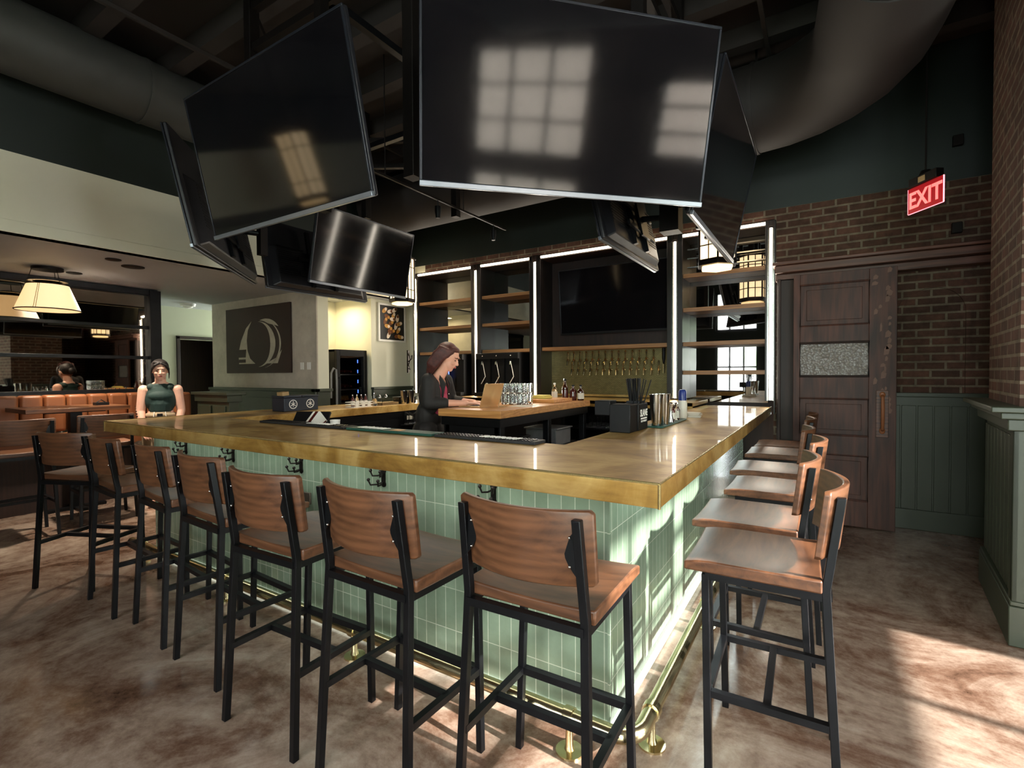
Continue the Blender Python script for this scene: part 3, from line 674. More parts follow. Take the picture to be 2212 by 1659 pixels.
part('shank', MB().tube([(0, 0, 0), (0, -.05, 0)], .008, 8).lathe([(.014, 0), (.014, .004), (0, .005)], (0, -.002, 0), 10, rot=(pi/2, 0, 0)), 'chrome', tap)
part('faucet', MB().tube([(0, -.05, .012), (0, -.055, 0), (0, -.064, -.03), (0, -.074, -.07)], [.013, .014, .012, .009], 8), 'chrome', tap)
part('handle', MB().lathe([(.006, 0), (.009, .01), (.008, .03), (.014, .075), (.01, .095), (0, .10)], (0, -.05, .012), 8), 'chrome', tap)
k = 0
for row, (z, x0, x1, n) in enumerate([(1.60, -2.86, -1.72, 14), (1.47, -2.80, -1.66, 14)]):
    for i in range(n):
        place(tap, (x0+(x1-x0)*i/(n-1), 6.0, z), 0, ('small brass beer tap in the upper row on the mosaic wall', 'small brass beer tap in the lower row on the mosaic wall')[row], ('upper row of beer taps', 'lower row of beer taps')[row])
tall = thing('beer_tap', None, 'beer tap')
part('shank', MB().tube([(0, 0, 0), (0, -.06, 0)], .01, 8), 'chrome', tall)
part('faucet', MB().tube([(0, -.06, .012), (0, -.065, -.02), (0, -.075, -.1)], [.013, .012, .006], 8), 'chrome', tall)
part('handle', MB().lathe([(.006, 0), (.012, .02), (.018, .06), (.018, .2), (.012, .23), (0, .235)], (0, -.055, .012), 10), 'blackplastic', tall)
place(tall, (-1.60, 6.0, 1.52), 0, 'tall black beer tap handle at the right end of the tap rows')
dup(tall, (-1.545, 6.0, 1.54), 0, 'slim chrome beer tap, the very last on the right', scale=(.55, 1, .8))

def dispenser(name, label, x0, x1, n, loc):
    t = thing(name, label, 'dispenser', loc)
    y0, y1, z0, z1 = 5.56, 5.95, 1.12, 1.71
    part('case', MB().box(x0, x1, y0+.04, y1, z0, z1).box(x0, x1, y0, y0+.04, z1-.08, z1).box(x0, x1, y0-.04, y0+.04, z0, z0+.05), 'blackplastic', t, bevel=.004)
    w = (x1-x0)/n
    for i in range(n):
        xa = x0+w*i; part('bay_divider', MB().box(xa, xa+.012, y0, y0+.05, z0+.05, z1-.08), 'black', t)
        part('nozzle', MB().tube([(xa+w/2, y0+.02, z1-.1), (xa+w/2, y0-.01, z1-.12), (xa+w/2, y0-.015, z1-.16)], .008, 8), 'steel', t)
        part('bottle', MB().lathe([(0, 0), (.035, 0), (.038, .02), (.038, .2), (.015, .27), (.013, .33), (0, .33)], (xa+w/2, y0+.075, z0+.06), 12), 'amber' if i % 2 else 'glass', t)
        if n > 1: part('hose', MB().tube([(xa+w*.45, y0+.02, z1-.12), (xa+w*.6, y0-.005, z1-.2), (xa+w*.7, y0, z1-.32), (xa+w*.4, y0, z1-.42)], .005, 6), 'white', t); part('tag', MB().box(xa+w*.75, xa+w*.88, y0-.004, y0, z0+.1, z0+.18), 'paper', t)
        part('button', MB().ell((xa+w/2, y0-.002, z1-.04), .01, 8, 6), 'steel', t)
    return t
dispenser('drink_dispenser', 'black drink dispenser with three clear bays and looping white hoses', -4.09, -3.40, 3, (-3.75, 5.7, 1.12))
d2 = dispenser('drink_dispenser', 'black dispenser with blue lights behind the working woman', -4.62, -4.33, 1, (-4.5, 5.7, 1.12))
part('indicator', MB().box(-4.58, -4.565, 5.555, 5.56, 1.36, 1.50), 'bluelight', d2)
for i, (x, z) in enumerate([(-4.0, 1.12), (-3.7, 1.12)]): pass

# ================================================================== ISLAND
IX0, IX1, IY0, IY1, IZ = -2.77, -2.13, 3.22, 4.98, 1.135
isl = thing('prep_island', 'butcher block island with black steel base in the middle of the bar', 'prep table', (-2.45, 4.1, 0))
part('tabletop', MB().box(IX0, IX1, IY0, IY1, IZ-.062, IZ), 'butcher', isl, bevel=.004)
part('top_frame', MB().box(IX0+.02, IX1-.02, IY0+.02, IY1-.02, IZ-.135, IZ-.064), 'black', isl)
part('front_panel', MB().box(IX0+.05, IX1-.05, IY0+.04, IY0+.06, .08, IZ-.13), 'blackplastic', isl)
for x in (IX0+.06, IX1-.06):
    for y in (IY0+.07, (IY0+IY1)/2, IY1-.07): part('leg', MB().box(x-.03, x+.03, y-.03, y+.03, 0, IZ-.12), 'black', isl, bevel=.003)
for z in (.3, .68): part('shelf', MB().box(IX0+.06, IX1-.06, IY0+.07, IY1-.07, z, z+.02), 'black', isl)
for i, (y, w) in enumerate([(3.55, .3), (4.4, .34)]):
    tag(part('storage_tub', MB().box(-2.6, -2.25, y, y+w, .70, .86).box(-2.62, -2.23, y-.01, y+w+.01, .86, .875), 'grey' if i else 'blackplastic', bevel=.006, loc=(-2.4, y+w/2, .70)), ['black storage tub on the island shelf near its front corner', 'grey storage tub on the island shelf farther back'][i], 'storage tub')
# things on the island
lp = thing('laptop', 'open laptop with a warm metallic lid on the wooden island', 'laptop', (-2.6, 3.58, IZ))
part('base', MB().box(-2.72, -2.50, 3.44, 3.73, IZ+.001, IZ+.012), 'laptop', lp, bevel=.003)
part('keyboard', MB().box(-2.66, -2.53, 3.47, 3.70, IZ+.012, IZ+.0135), 'blackplastic', lp)
mb = MB(); mb.M = Matrix.Translation((-2.495, 0, IZ+.012)) @ Matrix.Rotation(radians(17), 4, 'Y'); mb.box(0, .006, 3.44, 3.73, 0, .205)
lid = part('lid', mb, 'laptop', lp, bevel=.002)
mb = MB(); mb.M = Matrix.Translation((-2.495, 0, IZ+.012)) @ Matrix.Rotation(radians(17), 4, 'Y'); mb.box(-.0015, 0, 3.45, 3.72, .012, .195)
part('screen', mb, emis('laptop_glow', '#dfe6ff', .5), lid)
tum = MB().lathe([(.0, .0), (.034, 0), (.038, .01), (.040, .098), (.037, .098), (.034, .014), (0, .012)], seg=12)
# cut-glass facets: rings of small ridges on the outside
for z in (.03, .052, .074):
    for k in range(10): a = 2*pi*k/10; tum.cbox((.0385*cos(a), .0385*sin(a), z), (.006, .012, .012), rz=a)
tp = part('glass_tumbler', tum, 'glass'); tag(tp, None, 'glass')
n = 0
for lay in range(2):
    for i in range(3):
        for j in range(3):
            o = tp if n == 0 else tp.copy()
            if n: COL.objects.link(o)
            o.location = (-2.58+.083*i, 3.98+.083*j, IZ+.001+lay*.1); n += 1
            tag(o, ['cut glass tumbler in the lower tier on the wooden island', 'cut glass tumbler in the upper tier on the wooden island'][lay], 'glass', ['lower tier of tumblers', 'upper tier of tumblers'][lay])
cb = thing('cutting_board', 'thick wooden cutting board lying on the island behind the tumblers', 'cutting board', (-2.4, 4.5, IZ))
part('board', MB().box(-2.53, -2.22, 4.30, 4.72, IZ+.001, IZ+.035), 'butcher', cb, bevel=.004)
tag(part('folded_cloth', MB().box(-2.52, -2.36, 4.38, 4.54, IZ+.036, IZ+.06).box(-2.51, -2.37, 4.39, 4.53, IZ+.06, IZ+.072), 'banana', bevel=.01, seg=3, loc=(-2.44, 4.46, IZ+.036)), 'yellow folded cloth on top of the cutting board', 'cloth')
def bottle(name, label, x, y, z, h, r, mat, cap='blackplastic', labelmat=None, nh=.3, cat='bottle', group=None):
    t = thing(name, label, cat, (x, y, z), 0, group); b = h*(1-nh)
    part('body', MB().lathe([(0, 0), (r*.94, 0), (r, .008), (r, b*.82), (r*.9, b*.9), (r*.38, b+.01), (r*.34, h*.9), (0, h*.9)], (x, y, z+.001), 16), mat, t)
    part('cap', MB().lathe([(r*.42, 0), (r*.42, h*.09), (0, h*.1)], (x, y, z+h*.9), 12), cap, t)
    if labelmat: part('label', MB().lathe([(r+.0012, b*.15), (r+.0012, b*.68)], (x, y, z), 16), labelmat, t)
    return t
bottle('bottle', 'pale clear bottle with a light label, left end of the island bottles', -2.50, 4.86, IZ, .19, .032, 'glass', 'white', 'paper')
bottle('bottle', 'slim clear pourer bottle behind the pale labelled one', -2.42, 4.93, IZ, .24, .02, 'glass', 'steel')
bottle('bottle', 'tall dark brown bottle in the middle of the island bottles', -2.36, 4.84, IZ, .235, .032, 'amber', 'blackplastic', 'winered')
bottle('bottle', 'squat red brown bottle with a pump top', -2.28, 4.87, IZ, .17, .038, 'winered', 'blackplastic')
bottle('bottle', 'amber bottle with a cream label at the right end of the island', -2.20, 4.89, IZ, .17, .035, 'amber', 'blackplastic', 'paper')
tag(part('pencil', MB().tube([(-2.42, 3.62, IZ+.002), (-2.40, 3.66, IZ+.16)], .004, 6).cbox((-2.40, 3.66, IZ+.004), (.06, .06, .008)), 'carton', loc=(-2.4, 3.66, IZ)), 'thin tan stick standing up behind the laptop lid', 'stirrer')
tag(part('paper_sheet', MB().box(-2.38, -2.2, 3.72, 3.92, IZ+.0005, IZ+.003), 'paper', loc=(-2.3, 3.8, IZ)), 'white sheet of paper lying on the island right of the laptop', 'paper')
# glasses under the back counter
gl = MB().lathe([(0, 0), (.03, 0), (.036, .13), (.033, .13), (.027, .008), (0, .006)], seg=12); g0 = part('pint_glass', gl, 'glass'); n = 0
for z, nm in ((.801, 'upper'), (.471, 'lower')):
    for i in range(9):
        for j in range(2):
            o = g0 if n == 0 else g0.copy()
            if n: COL.objects.link(o)
            n += 1; o.location = (-2.3+.11*i, 5.38+.12*j, z); tag(o, 'pint glass on the %s shelf below the back counter' % nm, 'glass', '%s shelf of pint glasses' % nm)

# ================================================================== THINGS ON THE RIGHT RUN
nc = thing('straw_caddy', 'black caddy with SLANE lettering holding dark straws', 'caddy', (-1.0, 3.05, Z1))
part('holder', MB().box(-1.08, -.955, 2.98, 3.17, Z1+.001, Z1+.165), 'blackplastic', nc, bevel=.004)
part('straw_cup', MB().box(-1.06, -.975, 3.06, 3.16, Z1+.165, Z1+.18), 'black', nc)
mb = MB(); mb.mat = 0
put_text(mb, 'SLANE', .060, face_mat((-.9535, 3.085, Z1+.105), (0, 1, 0)), .001, .0012, .85)
mb.box(-.9545, -.9530, 3.025, 3.145, Z1+.068, Z1+.077)
put_text(mb, 'IRISH WHISKEY', .017, face_mat((-.9535, 3.085, Z1+.055), (0, 1, 0)), .001)
part('lettering', mb, 'white', nc)
st0 = part('straw', MB().tube([(0, 0, 0), (0, 0, .25)], .0035, 6), 'blackplastic')
random.seed(3)
for i in range(34):
    o = st0 if i == 0 else st0.copy()
    if i: COL.objects.link(o)
    a = random.uniform(0, 2*pi); r = .034*sqrt(random.random()); o.location = (-1.018+r*cos(a)*.9, 3.11+r*sin(a), Z1+.075)
    o.rotation_euler = (random.uniform(-.16, .16)-r*sin(a)*4, random.uniform(-.16, .16)+r*cos(a)*4, 0); tag(o, 'thin black straw standing in the lettered caddy', 'straw', 'straws in the caddy')
nb = thing('napkin_caddy', 'plain matt black box caddy at the inner corner of the right run', 'caddy', (-1.02, 2.9, Z1))
part('box', MB().box(-1.09, -.96, 2.84, 2.975, Z1+.001, Z1+.17), 'blackplastic', nb, bevel=.004)
part('tray', MB().box(-1.19, -1.09, 2.85, 2.965, Z1+.10, Z1+.19), 'blackplastic', nb, bevel=.004)
gmt = tag(part('bar_mat', MB().box(-.99, -.865, 3.20, 3.86, Z1+.001, Z1+.012), 'gmat', bevel=.003, loc=(-.93, 3.5, Z1)), 'green rubber bar mat under the steel shaker tins', 'bar mat')
sh = part('shaker_tin', MB().lathe([(0, 0), (.029, 0), (.031, .004), (.045, .165), (.046, .168), (.043, .168), (.03, .01), (0, .008)], seg=24), 'steel'); n = 0
for j, (x, y, h) in enumerate([(-.92, 3.24, 1.22), (-.90, 3.335, 1.22), (-.945, 3.42, 1.2)]):
    o = sh if j == 0 else sh.copy()
    if j: COL.objects.link(o)
    o.location = (x, y, Z1+.013); o.scale = (1, 1, h); tag(o, ['nearest tall steel shaker tin on the green mat', 'middle tall steel shaker tin on the green mat', 'third tall steel shaker tin on the green mat'][j], 'shaker', 'steel shaker tins on the green mat')
jig = part('jigger', MB().lathe([(.022, 0), (.008, .045), (.021, .085), (.019, .085), (.006, .045), (.020, 0)], seg=16), 'steel')
for j, (x, y, lab) in enumerate([(-.90, 3.52, 'steel hourglass jigger beside the last tall tin'), (-.95, 3.56, 'second hourglass jigger on the green mat')]):
    o = jig if j == 0 else jig.copy()
    if j: COL.objects.link(o)
    o.location = (x, y, Z1+.013); o.scale = (1.15, 1.15, 1.5); tag(o, lab, 'jigger')
bottle('small_bottle', 'small dark bitters bottle on the green mat', -.92, 3.64, Z1+.012, .12, .022, 'winered', 'white', 'paper')
bottle('small_bottle', 'small clear dasher bottle on the green mat', -.90, 3.71, Z1+.012, .13, .02, 'glass', 'steel')
bottle('small_bottle', 'second small dark bitters bottle at the far end of the mat', -.94, 3.78, Z1+.012, .12, .022, 'amber', 'white', 'paper')
bt = thing('blue_can', 'tall blue bottle with a pale label standing past the green mat', 'bottle', (-.93, 4.0, Z1))
part('body', MB().lathe([(0, 0), (.034, 0), (.036, .01), (.036, .12), (.03, .14)], (-.93, 4.0, Z1+.001), 18), 'paper', bt)
part('top', MB().lathe([(.031, 0), (.031, .07), (.022, .085), (0, .087)], (-.93, 4.0, Z1+.14), 18), 'blue', bt)
cst = part('paper_coaster', MB().cbox((0, 0, .002), (.1, .1, .004)), 'paper')
random.seed(5)
for k in range(12):
    o = cst if k == 0 else cst.copy()
    if k: COL.objects.link(o)
    c = (-.87, 4.13) if k < 7 else (-.93, 4.28); o.location = (c[0]+random.uniform(-.006, .006), c[1]+random.uniform(-.006, .006), Z1+.001+.0055*(k if k < 7 else k-7)); o.rotation_euler = (0, 0, random.uniform(-.2, .2)); tag(o, 'square white napkin in the stack beside the blue bottle' if k < 7 else 'square white napkin in the second stack farther along the bar', 'napkin', 'near napkin stack' if k < 7 else 'far napkin stack')

# ================================================================== BAR MATS ALONG THE FRONT'S INNER EDGE
for x0, x1, m_, lab, txt in [(-1.87, -1.21, 'bmat', 'black ribbed bar mat nearest the inner corner, with white lettering', True), (-2.62, -1.89, 'gmat', 'dark green bar mat at the middle of the bar front', True), (-3.60, -2.64, 'bmat', 'long black bar mat toward the left end of the bar', True)]:
    t = thing('bar_mat', lab, 'bar mat', ((x0+x1)/2, 2.19, Z1))
    part('mat', MB().box(x0, x1, 2.135, 2.25, Z1+.001, Z1+.016), m_, t, bevel=.003)
    nub = MB()
    if m_ == 'bmat':
        for i in range(int((x1-x0-.04)/.022)):
            for j in range(4): nub.cbox((x0+.025+i*.022, 2.155+.024*j, Z1+.0175), (.012, .012, .004))
        o = part('grip_nubs', nub, 'black', t); o['kind'] = 'stuff'
    lt = MB(); cx = {-1.87: -1.45, -2.62: -2.42, -3.60: -2.95}[x0]
    for i in range(7): lt.prism([(cx-.12+.035*i, 2.16), (cx-.10+.035*i, 2.16), (cx-.09+.035*i, 2.22), (cx-.11+.035*i, 2.22)], Z1+.018, Z1+.0215)
    part('lettering', lt, 'white', t)
    if m_ == 'gmat': part('orange_patch', MB().box(-2.24, -2.17, 2.155, 2.22, Z1+.016, Z1+.018), 'butcher', t)

# ================================================================== THINGS ON THE LEFT RUN AND BENCH
cx, cy = -4.50, 3.05
pc = thing('cooler_box', 'dark navy double box with two round white emblems on the left run', 'box', (cx, cy, Z1))
part('body', MB().box(cx-.1, cx+.1, cy-.19, cy+.19, Z1+.001, Z1+.135), 'navybox', pc, bevel=.006)
part('lid', MB().box(cx-.105, cx+.105, cy-.195, cy-.005, Z1+.137, Z1+.155), 'navybox', pc, bevel=.004)
part('lid', MB().box(cx-.105, cx+.105, cy+.005, cy+.195, Z1+.137, Z1+.155), 'navybox', pc, bevel=.004)
part('tag', MB().cbox((cx+.02, cy-.15, Z1+.175), (.09, .07, .035), rx=.1), 'carton', pc)
for s_ in (-.095, .095):
    lg = MB(); ox, oy, oz = cx+.102, cy+s_, Z1+.07
    fm = face_mat((ox, oy, oz), (0, 1, 0)); lg.M = fm
    lg.prism([(.045*cos(a*pi/12), .045*sin(a*pi/12)) for a in range(24)]+[(.045, 0), (.038, 0)]+[(.038*cos(a*pi/12), -.038*sin(a*pi/12)) for a in range(1, 24)]+[(.038, 0)], 0, .001)
    for a in (90, 210, 330): q = radians(a); lg.cbox((.014*cos(q), .014*sin(q), .0006), (.034, .007, .0012), rz=q); q2 = q+radians(60); lg.cbox((.016*cos(q2), .016*sin(q2), .0006), (.02, .005, .0012), rz=q2)
    part('emblem', lg, 'white', pc)
tg = thing('order_terminal', 'tilted order screen with a painted-on pale striped reflection on the inner bench', 'terminal', (-3.55, 2.52, .83))
part('base', MB().box(-3.66, -3.46, 2.48, 2.62, .832, .87), 'grey', tg, bevel=.004)
part('stand', MB().bar((-3.56, 2.56, .86), (-3.56, 2.54, 1.05), .04), 'grey', tg)
mb = MB(); mb.M = Matrix.Translation((-3.5, 2.5, 1.045)) @ Euler((radians(-38), 0, radians(24))).to_matrix().to_4x4(); mb.box(-.15, .15, -.01, .01, -.06, .1)
sc_ = part('screen_case', mb, 'blackplastic', tg, bevel=.004)
mb2 = MB(); mb2.M = mb.M; mb2.prism([(-.05, -.058), (.12, -.058), (.148, .01), (.06, .098), (.0, .098)], -.0125, -.0105, 'y'); part('painted_reflection', mb2, 'paper', sc_)  # bright reflection on the screen, put in as a pale sheet
mb2 = MB(); mb2.M = mb.M; mb2.prism([(-.03, -.058), (-.005, -.058), (.045, .098), (.02, .098)], -.0145, -.0126, 'y').prism([(.085, -.058), (.1, -.058), (.146, .0), (.14, .015)], -.0145, -.0126, 'y'); part('stripe', mb2, 'winered', sc_)
t2 = thing('receipt_printer', 'black receipt printer on the inner bench by the left corner', 'printer', (-3.95, 2.5, .83))
part('body', MB().box(-4.04, -3.84, 2.42, 2.6, .832, 1.03), 'blackplastic', t2, bevel=.01); part('paper', MB().box(-3.98, -3.90, 2.44, 2.5, 1.03, 1.035), 'paper', t2)
tag(part('paper_cup', MB().lathe([(0, 0), (.028, 0), (.037, .098), (.039, .1), (.036, .1), (.026, .006), (0, .005)], seg=20), 'white', loc=(0, 0, 0)), 'white paper cup standing behind the bar mat', 'cup').location = (-3.09, 2.42, .99)
tag(part('cup_shelf', MB().box(-3.35, -2.85, 2.33, 2.5, .965, .988).box(-3.34, -3.32, 2.34, 2.49, .83, .965).box(-2.88, -2.86, 2.34, 2.49, .83, .965), 'black', loc=(-3.1, 2.4, .83)), 'low black riser on the inner bench that carries the white cup', 'riser')
tag(part('folded_towel', MB().box(-3.02, -2.88, 2.36, 2.44, .989, 1.012), 'white', bevel=.008, loc=(-2.95, 2.4, .989)), 'folded white towel beside the paper cup', 'towel')
# bottle carrier, garnish box, tubs, tins on the left run
cr = thing('bottle_carrier', 'white wire carrier of small bottles on the left run', 'carrier', (-4.35, 3.75, Z1))
part('basket', MB().box(-4.42, -4.28, 3.60, 3.86, Z1+.001, Z1+.008).tube([(-4.42, 3.6, Z1+.055), (-4.28, 3.6, Z1+.055), (-4.28, 3.86, Z1+.055), (-4.42, 3.86, Z1+.055)], .004, 6, closed=True).tube([(-4.42, 3.6, Z1+.03), (-4.28, 3.6, Z1+.03), (-4.28, 3.86, Z1+.03), (-4.42, 3.86, Z1+.03)], .004, 6, closed=True).box(-4.285, -4.278, 3.62, 3.66, Z1, Z1+.06).box(-4.285, -4.278, 3.71, 3.75, Z1, Z1+.06).box(-4.285, -4.278, 3.79, 3.83, Z1, Z1+.06), 'white', cr)
for i in range(4): bottle('small_bottle', 'small dropper bottle standing in the white wire carrier', -4.35, 3.64+.06*i, Z1+.008, .13, .02, ['winered', 'glass', 'amber', 'winered'][i], 'steel', 'paper', cat='bottle', group='bottles in the wire carrier')
bottle('bottle', 'clear flask with a narrow neck between the carrier and the glass box', -4.33, 3.93, Z1, .15, .035, 'glass', 'steel', nh=.5)
gb = thing('garnish_box', 'clear low garnish box with dark contents on the left run', 'box', (-4.35, 4.13, Z1))
part('walls', MB().box(-4.41, -4.28, 4.0, 4.004, Z1+.001, Z1+.08).box(-4.41, -4.28, 4.276, 4.28, Z1+.001, Z1+.08).box(-4.41, -4.406, 4.004, 4.276, Z1+.001, Z1+.08).box(-4.284, -4.28, 4.004, 4.276, Z1+.001, Z1+.08), 'glass', gb)
part('contents', MB().box(-4.40, -4.29, 4.01, 4.27, Z1+.002, Z1+.03), 'carton', gb); part('base', MB().box(-4.41, -4.28, 4.0, 4.28, Z1+.0005, Z1+.002), 'steel', gb)
for y in (4.08, 4.18): tag(part('stopper', MB().lathe([(.02, 0), (.02, .01), (.004, .04), (0, .045)], seg=10), 'steel'), 'small cone stopper on the rim of the clear garnish box', 'stopper', 'cone stoppers').location = (-4.41+.004, y, Z1+.081)
tag(part('plastic_tub', MB().box(-4.42, -4.28, 4.31, 4.56, Z1+.001, Z1+.075).box(-4.43, -4.27, 4.30, 4.57, Z1+.075, Z1+.085), 'blackplastic', bevel=.006, loc=(-4.35, 4.43, Z1)), 'black lidded tub between the garnish box and the shaker tins', 'tub')
o = sh.copy(); COL.objects.link(o); o.location = (-4.27, 4.34, Z1+.001); o.scale = (1, 1, .95); del o['group']; tag(o, 'left one of two steel shaker tins on the left run', 'shaker')
o = sh.copy(); COL.objects.link(o); o.location = (-4.26, 4.45, Z1+.001); o.scale = (1, 1, .95); del o['group']; tag(o, 'right one of two steel shaker tins, close behind the working woman', 'shaker')
bottle('small_bottle', 'small white-capped bottle just behind the working woman', -4.28, 4.62, Z1, .11, .025, 'paper', 'white')
o = jig.copy(); COL.objects.link(o); o.location = (-4.27, 4.71, Z1+.001); o.scale = (1.2, 1.2, 1.5); tag(o, 'steel jigger standing on the left run beside the white-capped bottle', 'jigger')
# glasses hanging in front of the cooler and a little bundle of cables
for i in range(5):
    o = g0.copy(); COL.objects.link(o); o.location = (-4.17, 4.28+.075*i, .84); tag(o, 'clear glass in the row against the left run under the brass top', 'glass', 'glasses against the left run')
tag(part('glass_ledge', MB().box(-4.225, -4.12, 4.22, 4.66, .825, .839), 'steel', loc=(-4.17, 4.4, .825)), 'narrow steel ledge carrying clear glasses inside the left run', 'ledge')
tag(part('cable_bundle', MB().tube([(-4.21, 4.30, .975), (-4.17, 4.38, .93), (-4.18, 4.45, .97), (-4.16, 4.52, .92), (-4.21, 4.58, .97)], .008, 8).tube([(-4.21, 4.36, .975), (-4.15, 4.44, .9), (-4.21, 4.5, .97)], .006, 8), 'blackplastic', loc=(-4.21, 4.4, .97)), 'tangle of black cable under the brass edge of the left run', 'cable')
# clamp hand-hook on wall end by the unit
tag(part('beer_engine_clamp', MB().box(-5.44, -5.41, 5.6, 5.63, 1.45, 1.80).tube([(-5.42, 5.61, 1.76), (-5.36, 5.6, 1.66), (-5.42, 5.61, 1.55)], .01, 8).tube([(-5.42, 5.61, 1.62), (-5.32, 5.58, 1.66), (-5.3, 5.57, 1.72)], .009, 8).tube([(-5.42, 5.61, 1.52), (-5.37, 5.6, 1.5), (-5.40, 5.6, 1.58)], .008, 8), 'iron', loc=(-5.42, 5.61, 1.45)), 'black iron bottle opener clamp on the wall end beside the first light tube', 'bottle opener')

# ================================================================== FRIDGE, PICTURES, ALCOVE
fx, fy0, fy1, fz = -5.85, 4.62, 5.17, 1.79
fd = thing('wine_fridge', 'tall black wine fridge with blue lights inside the alcove', 'fridge', (-6.1, 4.9, 0))
mb = MB().box(fx-.6, fx-.05, fy0, fy0+.025, .04, fz).box(fx-.6, fx-.05, fy1-.025, fy1, .04, fz).box(fx-.6, fx-.57, fy0, fy1, .04, fz).box(fx-.6, fx-.05, fy0, fy1, fz-.03, fz).box(fx-.6, fx-.05, fy0, fy1, .04, .2)
part('cabinet', mb, 'blackplastic', fd)
dr = part('door', MB().box(fx-.045, fx, fy0, fy0+.06, .1, fz).box(fx-.045, fx, fy1-.06, fy1, .1, fz).box(fx-.045, fx, fy0+.06, fy1-.06, fz-.09, fz).box(fx-.045, fx, fy0+.06, fy1-.06, .1, .2), 'blackplastic', fd, bevel=.003)
part('door_glass', MB().box(fx-.03, fx-.025, fy0+.06, fy1-.06, .2, fz-.09), 'pane', dr)
part('handle', MB().tube([(fx+.03, fy0+.03, .8), (fx+.03, fy0+.03, 1.4)], .01, 8).tube([(fx, fy0+.03, .82), (fx+.03, fy0+.03, .82)], .007, 8).tube([(fx, fy0+.03, 1.38), (fx+.03, fy0+.03, 1.38)], .007, 8), 'black', dr)
for z in (.5, .75, 1.0, 1.2, 1.42): part('rack', MB().box(fx-.5, fx-.06, fy0+.03, fy1-.03, z, z+.015), 'steel', fd)
for z in (.85, 1.0, 1.15, 1.3, 1.45, 1.6): part('indicator', MB().box(fx-.06, fx-.055, fy1-.13, fy1-.12, z, z+.05), 'bluelight', fd)
for z in (1.0, 1.2, 1.42):
    for y in (4.75, 4.88, 5.0):
        tag(part('wine_bottle', MB().lathe([(0, 0), (.037, 0), (.037, .2), (.015, .26), (.015, .3), (0, .3)], (0, 0, 0), 12, rot=(0, radians(90), 0)), 'winered'), 'wine bottle lying on a rack inside the black fridge', 'bottle', 'bottles in the wine fridge').location = (fx-.45, y, z+.053)
tag(part('grey_hose', MB().tube([(-5.80, 4.48, 1.1), (-5.79, 4.48, 1.45), (-5.79, 4.52, 1.52), (-5.80, 4.57, 1.5), (-5.81, 4.585, 1.35), (-5.81, 4.585, .9)], .014, 8), 'grey', loc=(-5.8, 4.5, .9)), 'grey looped hose between the concrete wall and the wine fridge', 'hose')
area('alcove_light', (-6.2, 4.8, 2.5), (.3, .3), (0, 0, -1), 7, (1, .80, .5))

def crescent(cx, cz, rx, rz_, t, n=28, a0=0, a1=360): pass
# big brown print on the concrete wall
px0, px1, pz0, pz1, py = -7.95, -6.29, 1.46, 2.45, 4.225
pr = thing('framed_print', 'large dark brown print of stacked barrels and a glass on the concrete wall', 'picture', (-7.1, py, pz0))
part('canvas', MB().box(px0, px1, py-.03, py, pz0, pz1), 'brownprint', pr, bevel=.003)
def P(u, v): return (px0+(px1-px0)*u, pz0+(pz1-pz0)*v)
def crs(cu, cv, ru, rv, w, a0, a1, n=22):
    o = []; i_ = []
    for k in range(n+1):
        a = radians(a0+(a1-a0)*k/n); f = sin(pi*k/n)
        o.append(P(cu+ru*cos(a), cv+rv*sin(a))); i_.append(P(cu+(ru-w*f)*cos(a), cv+(rv-w*.6*f)*sin(a)))
    return o+i_[::-1][1:-1]
mb = MB(); yy = (py-.0325, py-.0305)
mb.prism(crs(.52, .43, .27, .34, .075, -88, 88), *yy, 'y'); mb.prism(crs(.57, .43, .30, .36, .02, -80, 80), *yy, 'y'); mb.prism(crs(.64, .50, .24, .30, .10, 35, 110), *yy, 'y')
mb.prism([P(*q) for q in ((.22, .14), (.48, .14), (.40, .22), (.36, .34), (.35, .5), (.37, .65), (.43, .78), (.34, .68), (.26, .5), (.21, .3))], *yy, 'y')
mb.prism([P(*q) for q in ((.64, .14), (.82, .14), (.88, .33), (.80, .22))], *yy, 'y')
part('light_shapes', mb, 'printlight', pr)
mb = MB(); yy = (py-.0345, py-.0330)
mb.prism([P(*q) for q in ((.21, .24), (.33, .24), (.34, .36), (.20, .36))], *yy, 'y').prism([P(*q) for q in ((.22, .16), (.33, .16), (.33, .21), (.22, .21))], *yy, 'y')
part('glass_shape', mb, 'brownprint', pr)
# nut print near the shelving
qx, qy0, qy1, qz0, qz1 = -5.775, 5.32, 5.90, 1.94, 2.53
pn = thing('framed_print', 'white-framed picture of golden nuts on black beside the shelving', 'picture', (qx, 5.6, qz0))
part('frame', MB().box(qx, qx+.03, qy0, qy1, qz0, qz0+.03).box(qx, qx+.03, qy0, qy1, qz1-.03, qz1).box(qx, qx+.03, qy0, qy0+.03, qz0+.03, qz1-.03).box(qx, qx+.03, qy1-.03, qy1, qz0+.03, qz1-.03), 'white', pn, bevel=.002)
part('print', MB().box(qx, qx+.02, qy0+.03, qy1-.03, qz0+.03, qz1-.03), 'blackprint', pn)
nuts = MB(); random.seed(11); q = [(.2, .86, 40), (.42, .84, 10), (.3, .68, -20), (.55, .72, 60), (.72, .66, 80), (.45, .5, 30), (.3, .4, -10), (.65, .42, 70), (.5, .26, 15), (.75, .3, 50), (.35, .14, 60), (.7, .12, 10), (.85, .1, 0), (.6, .9, 30), (.22, .55, 60), (.8, .5, 20), (.52, .62, 0), (.4, .3, 45)]
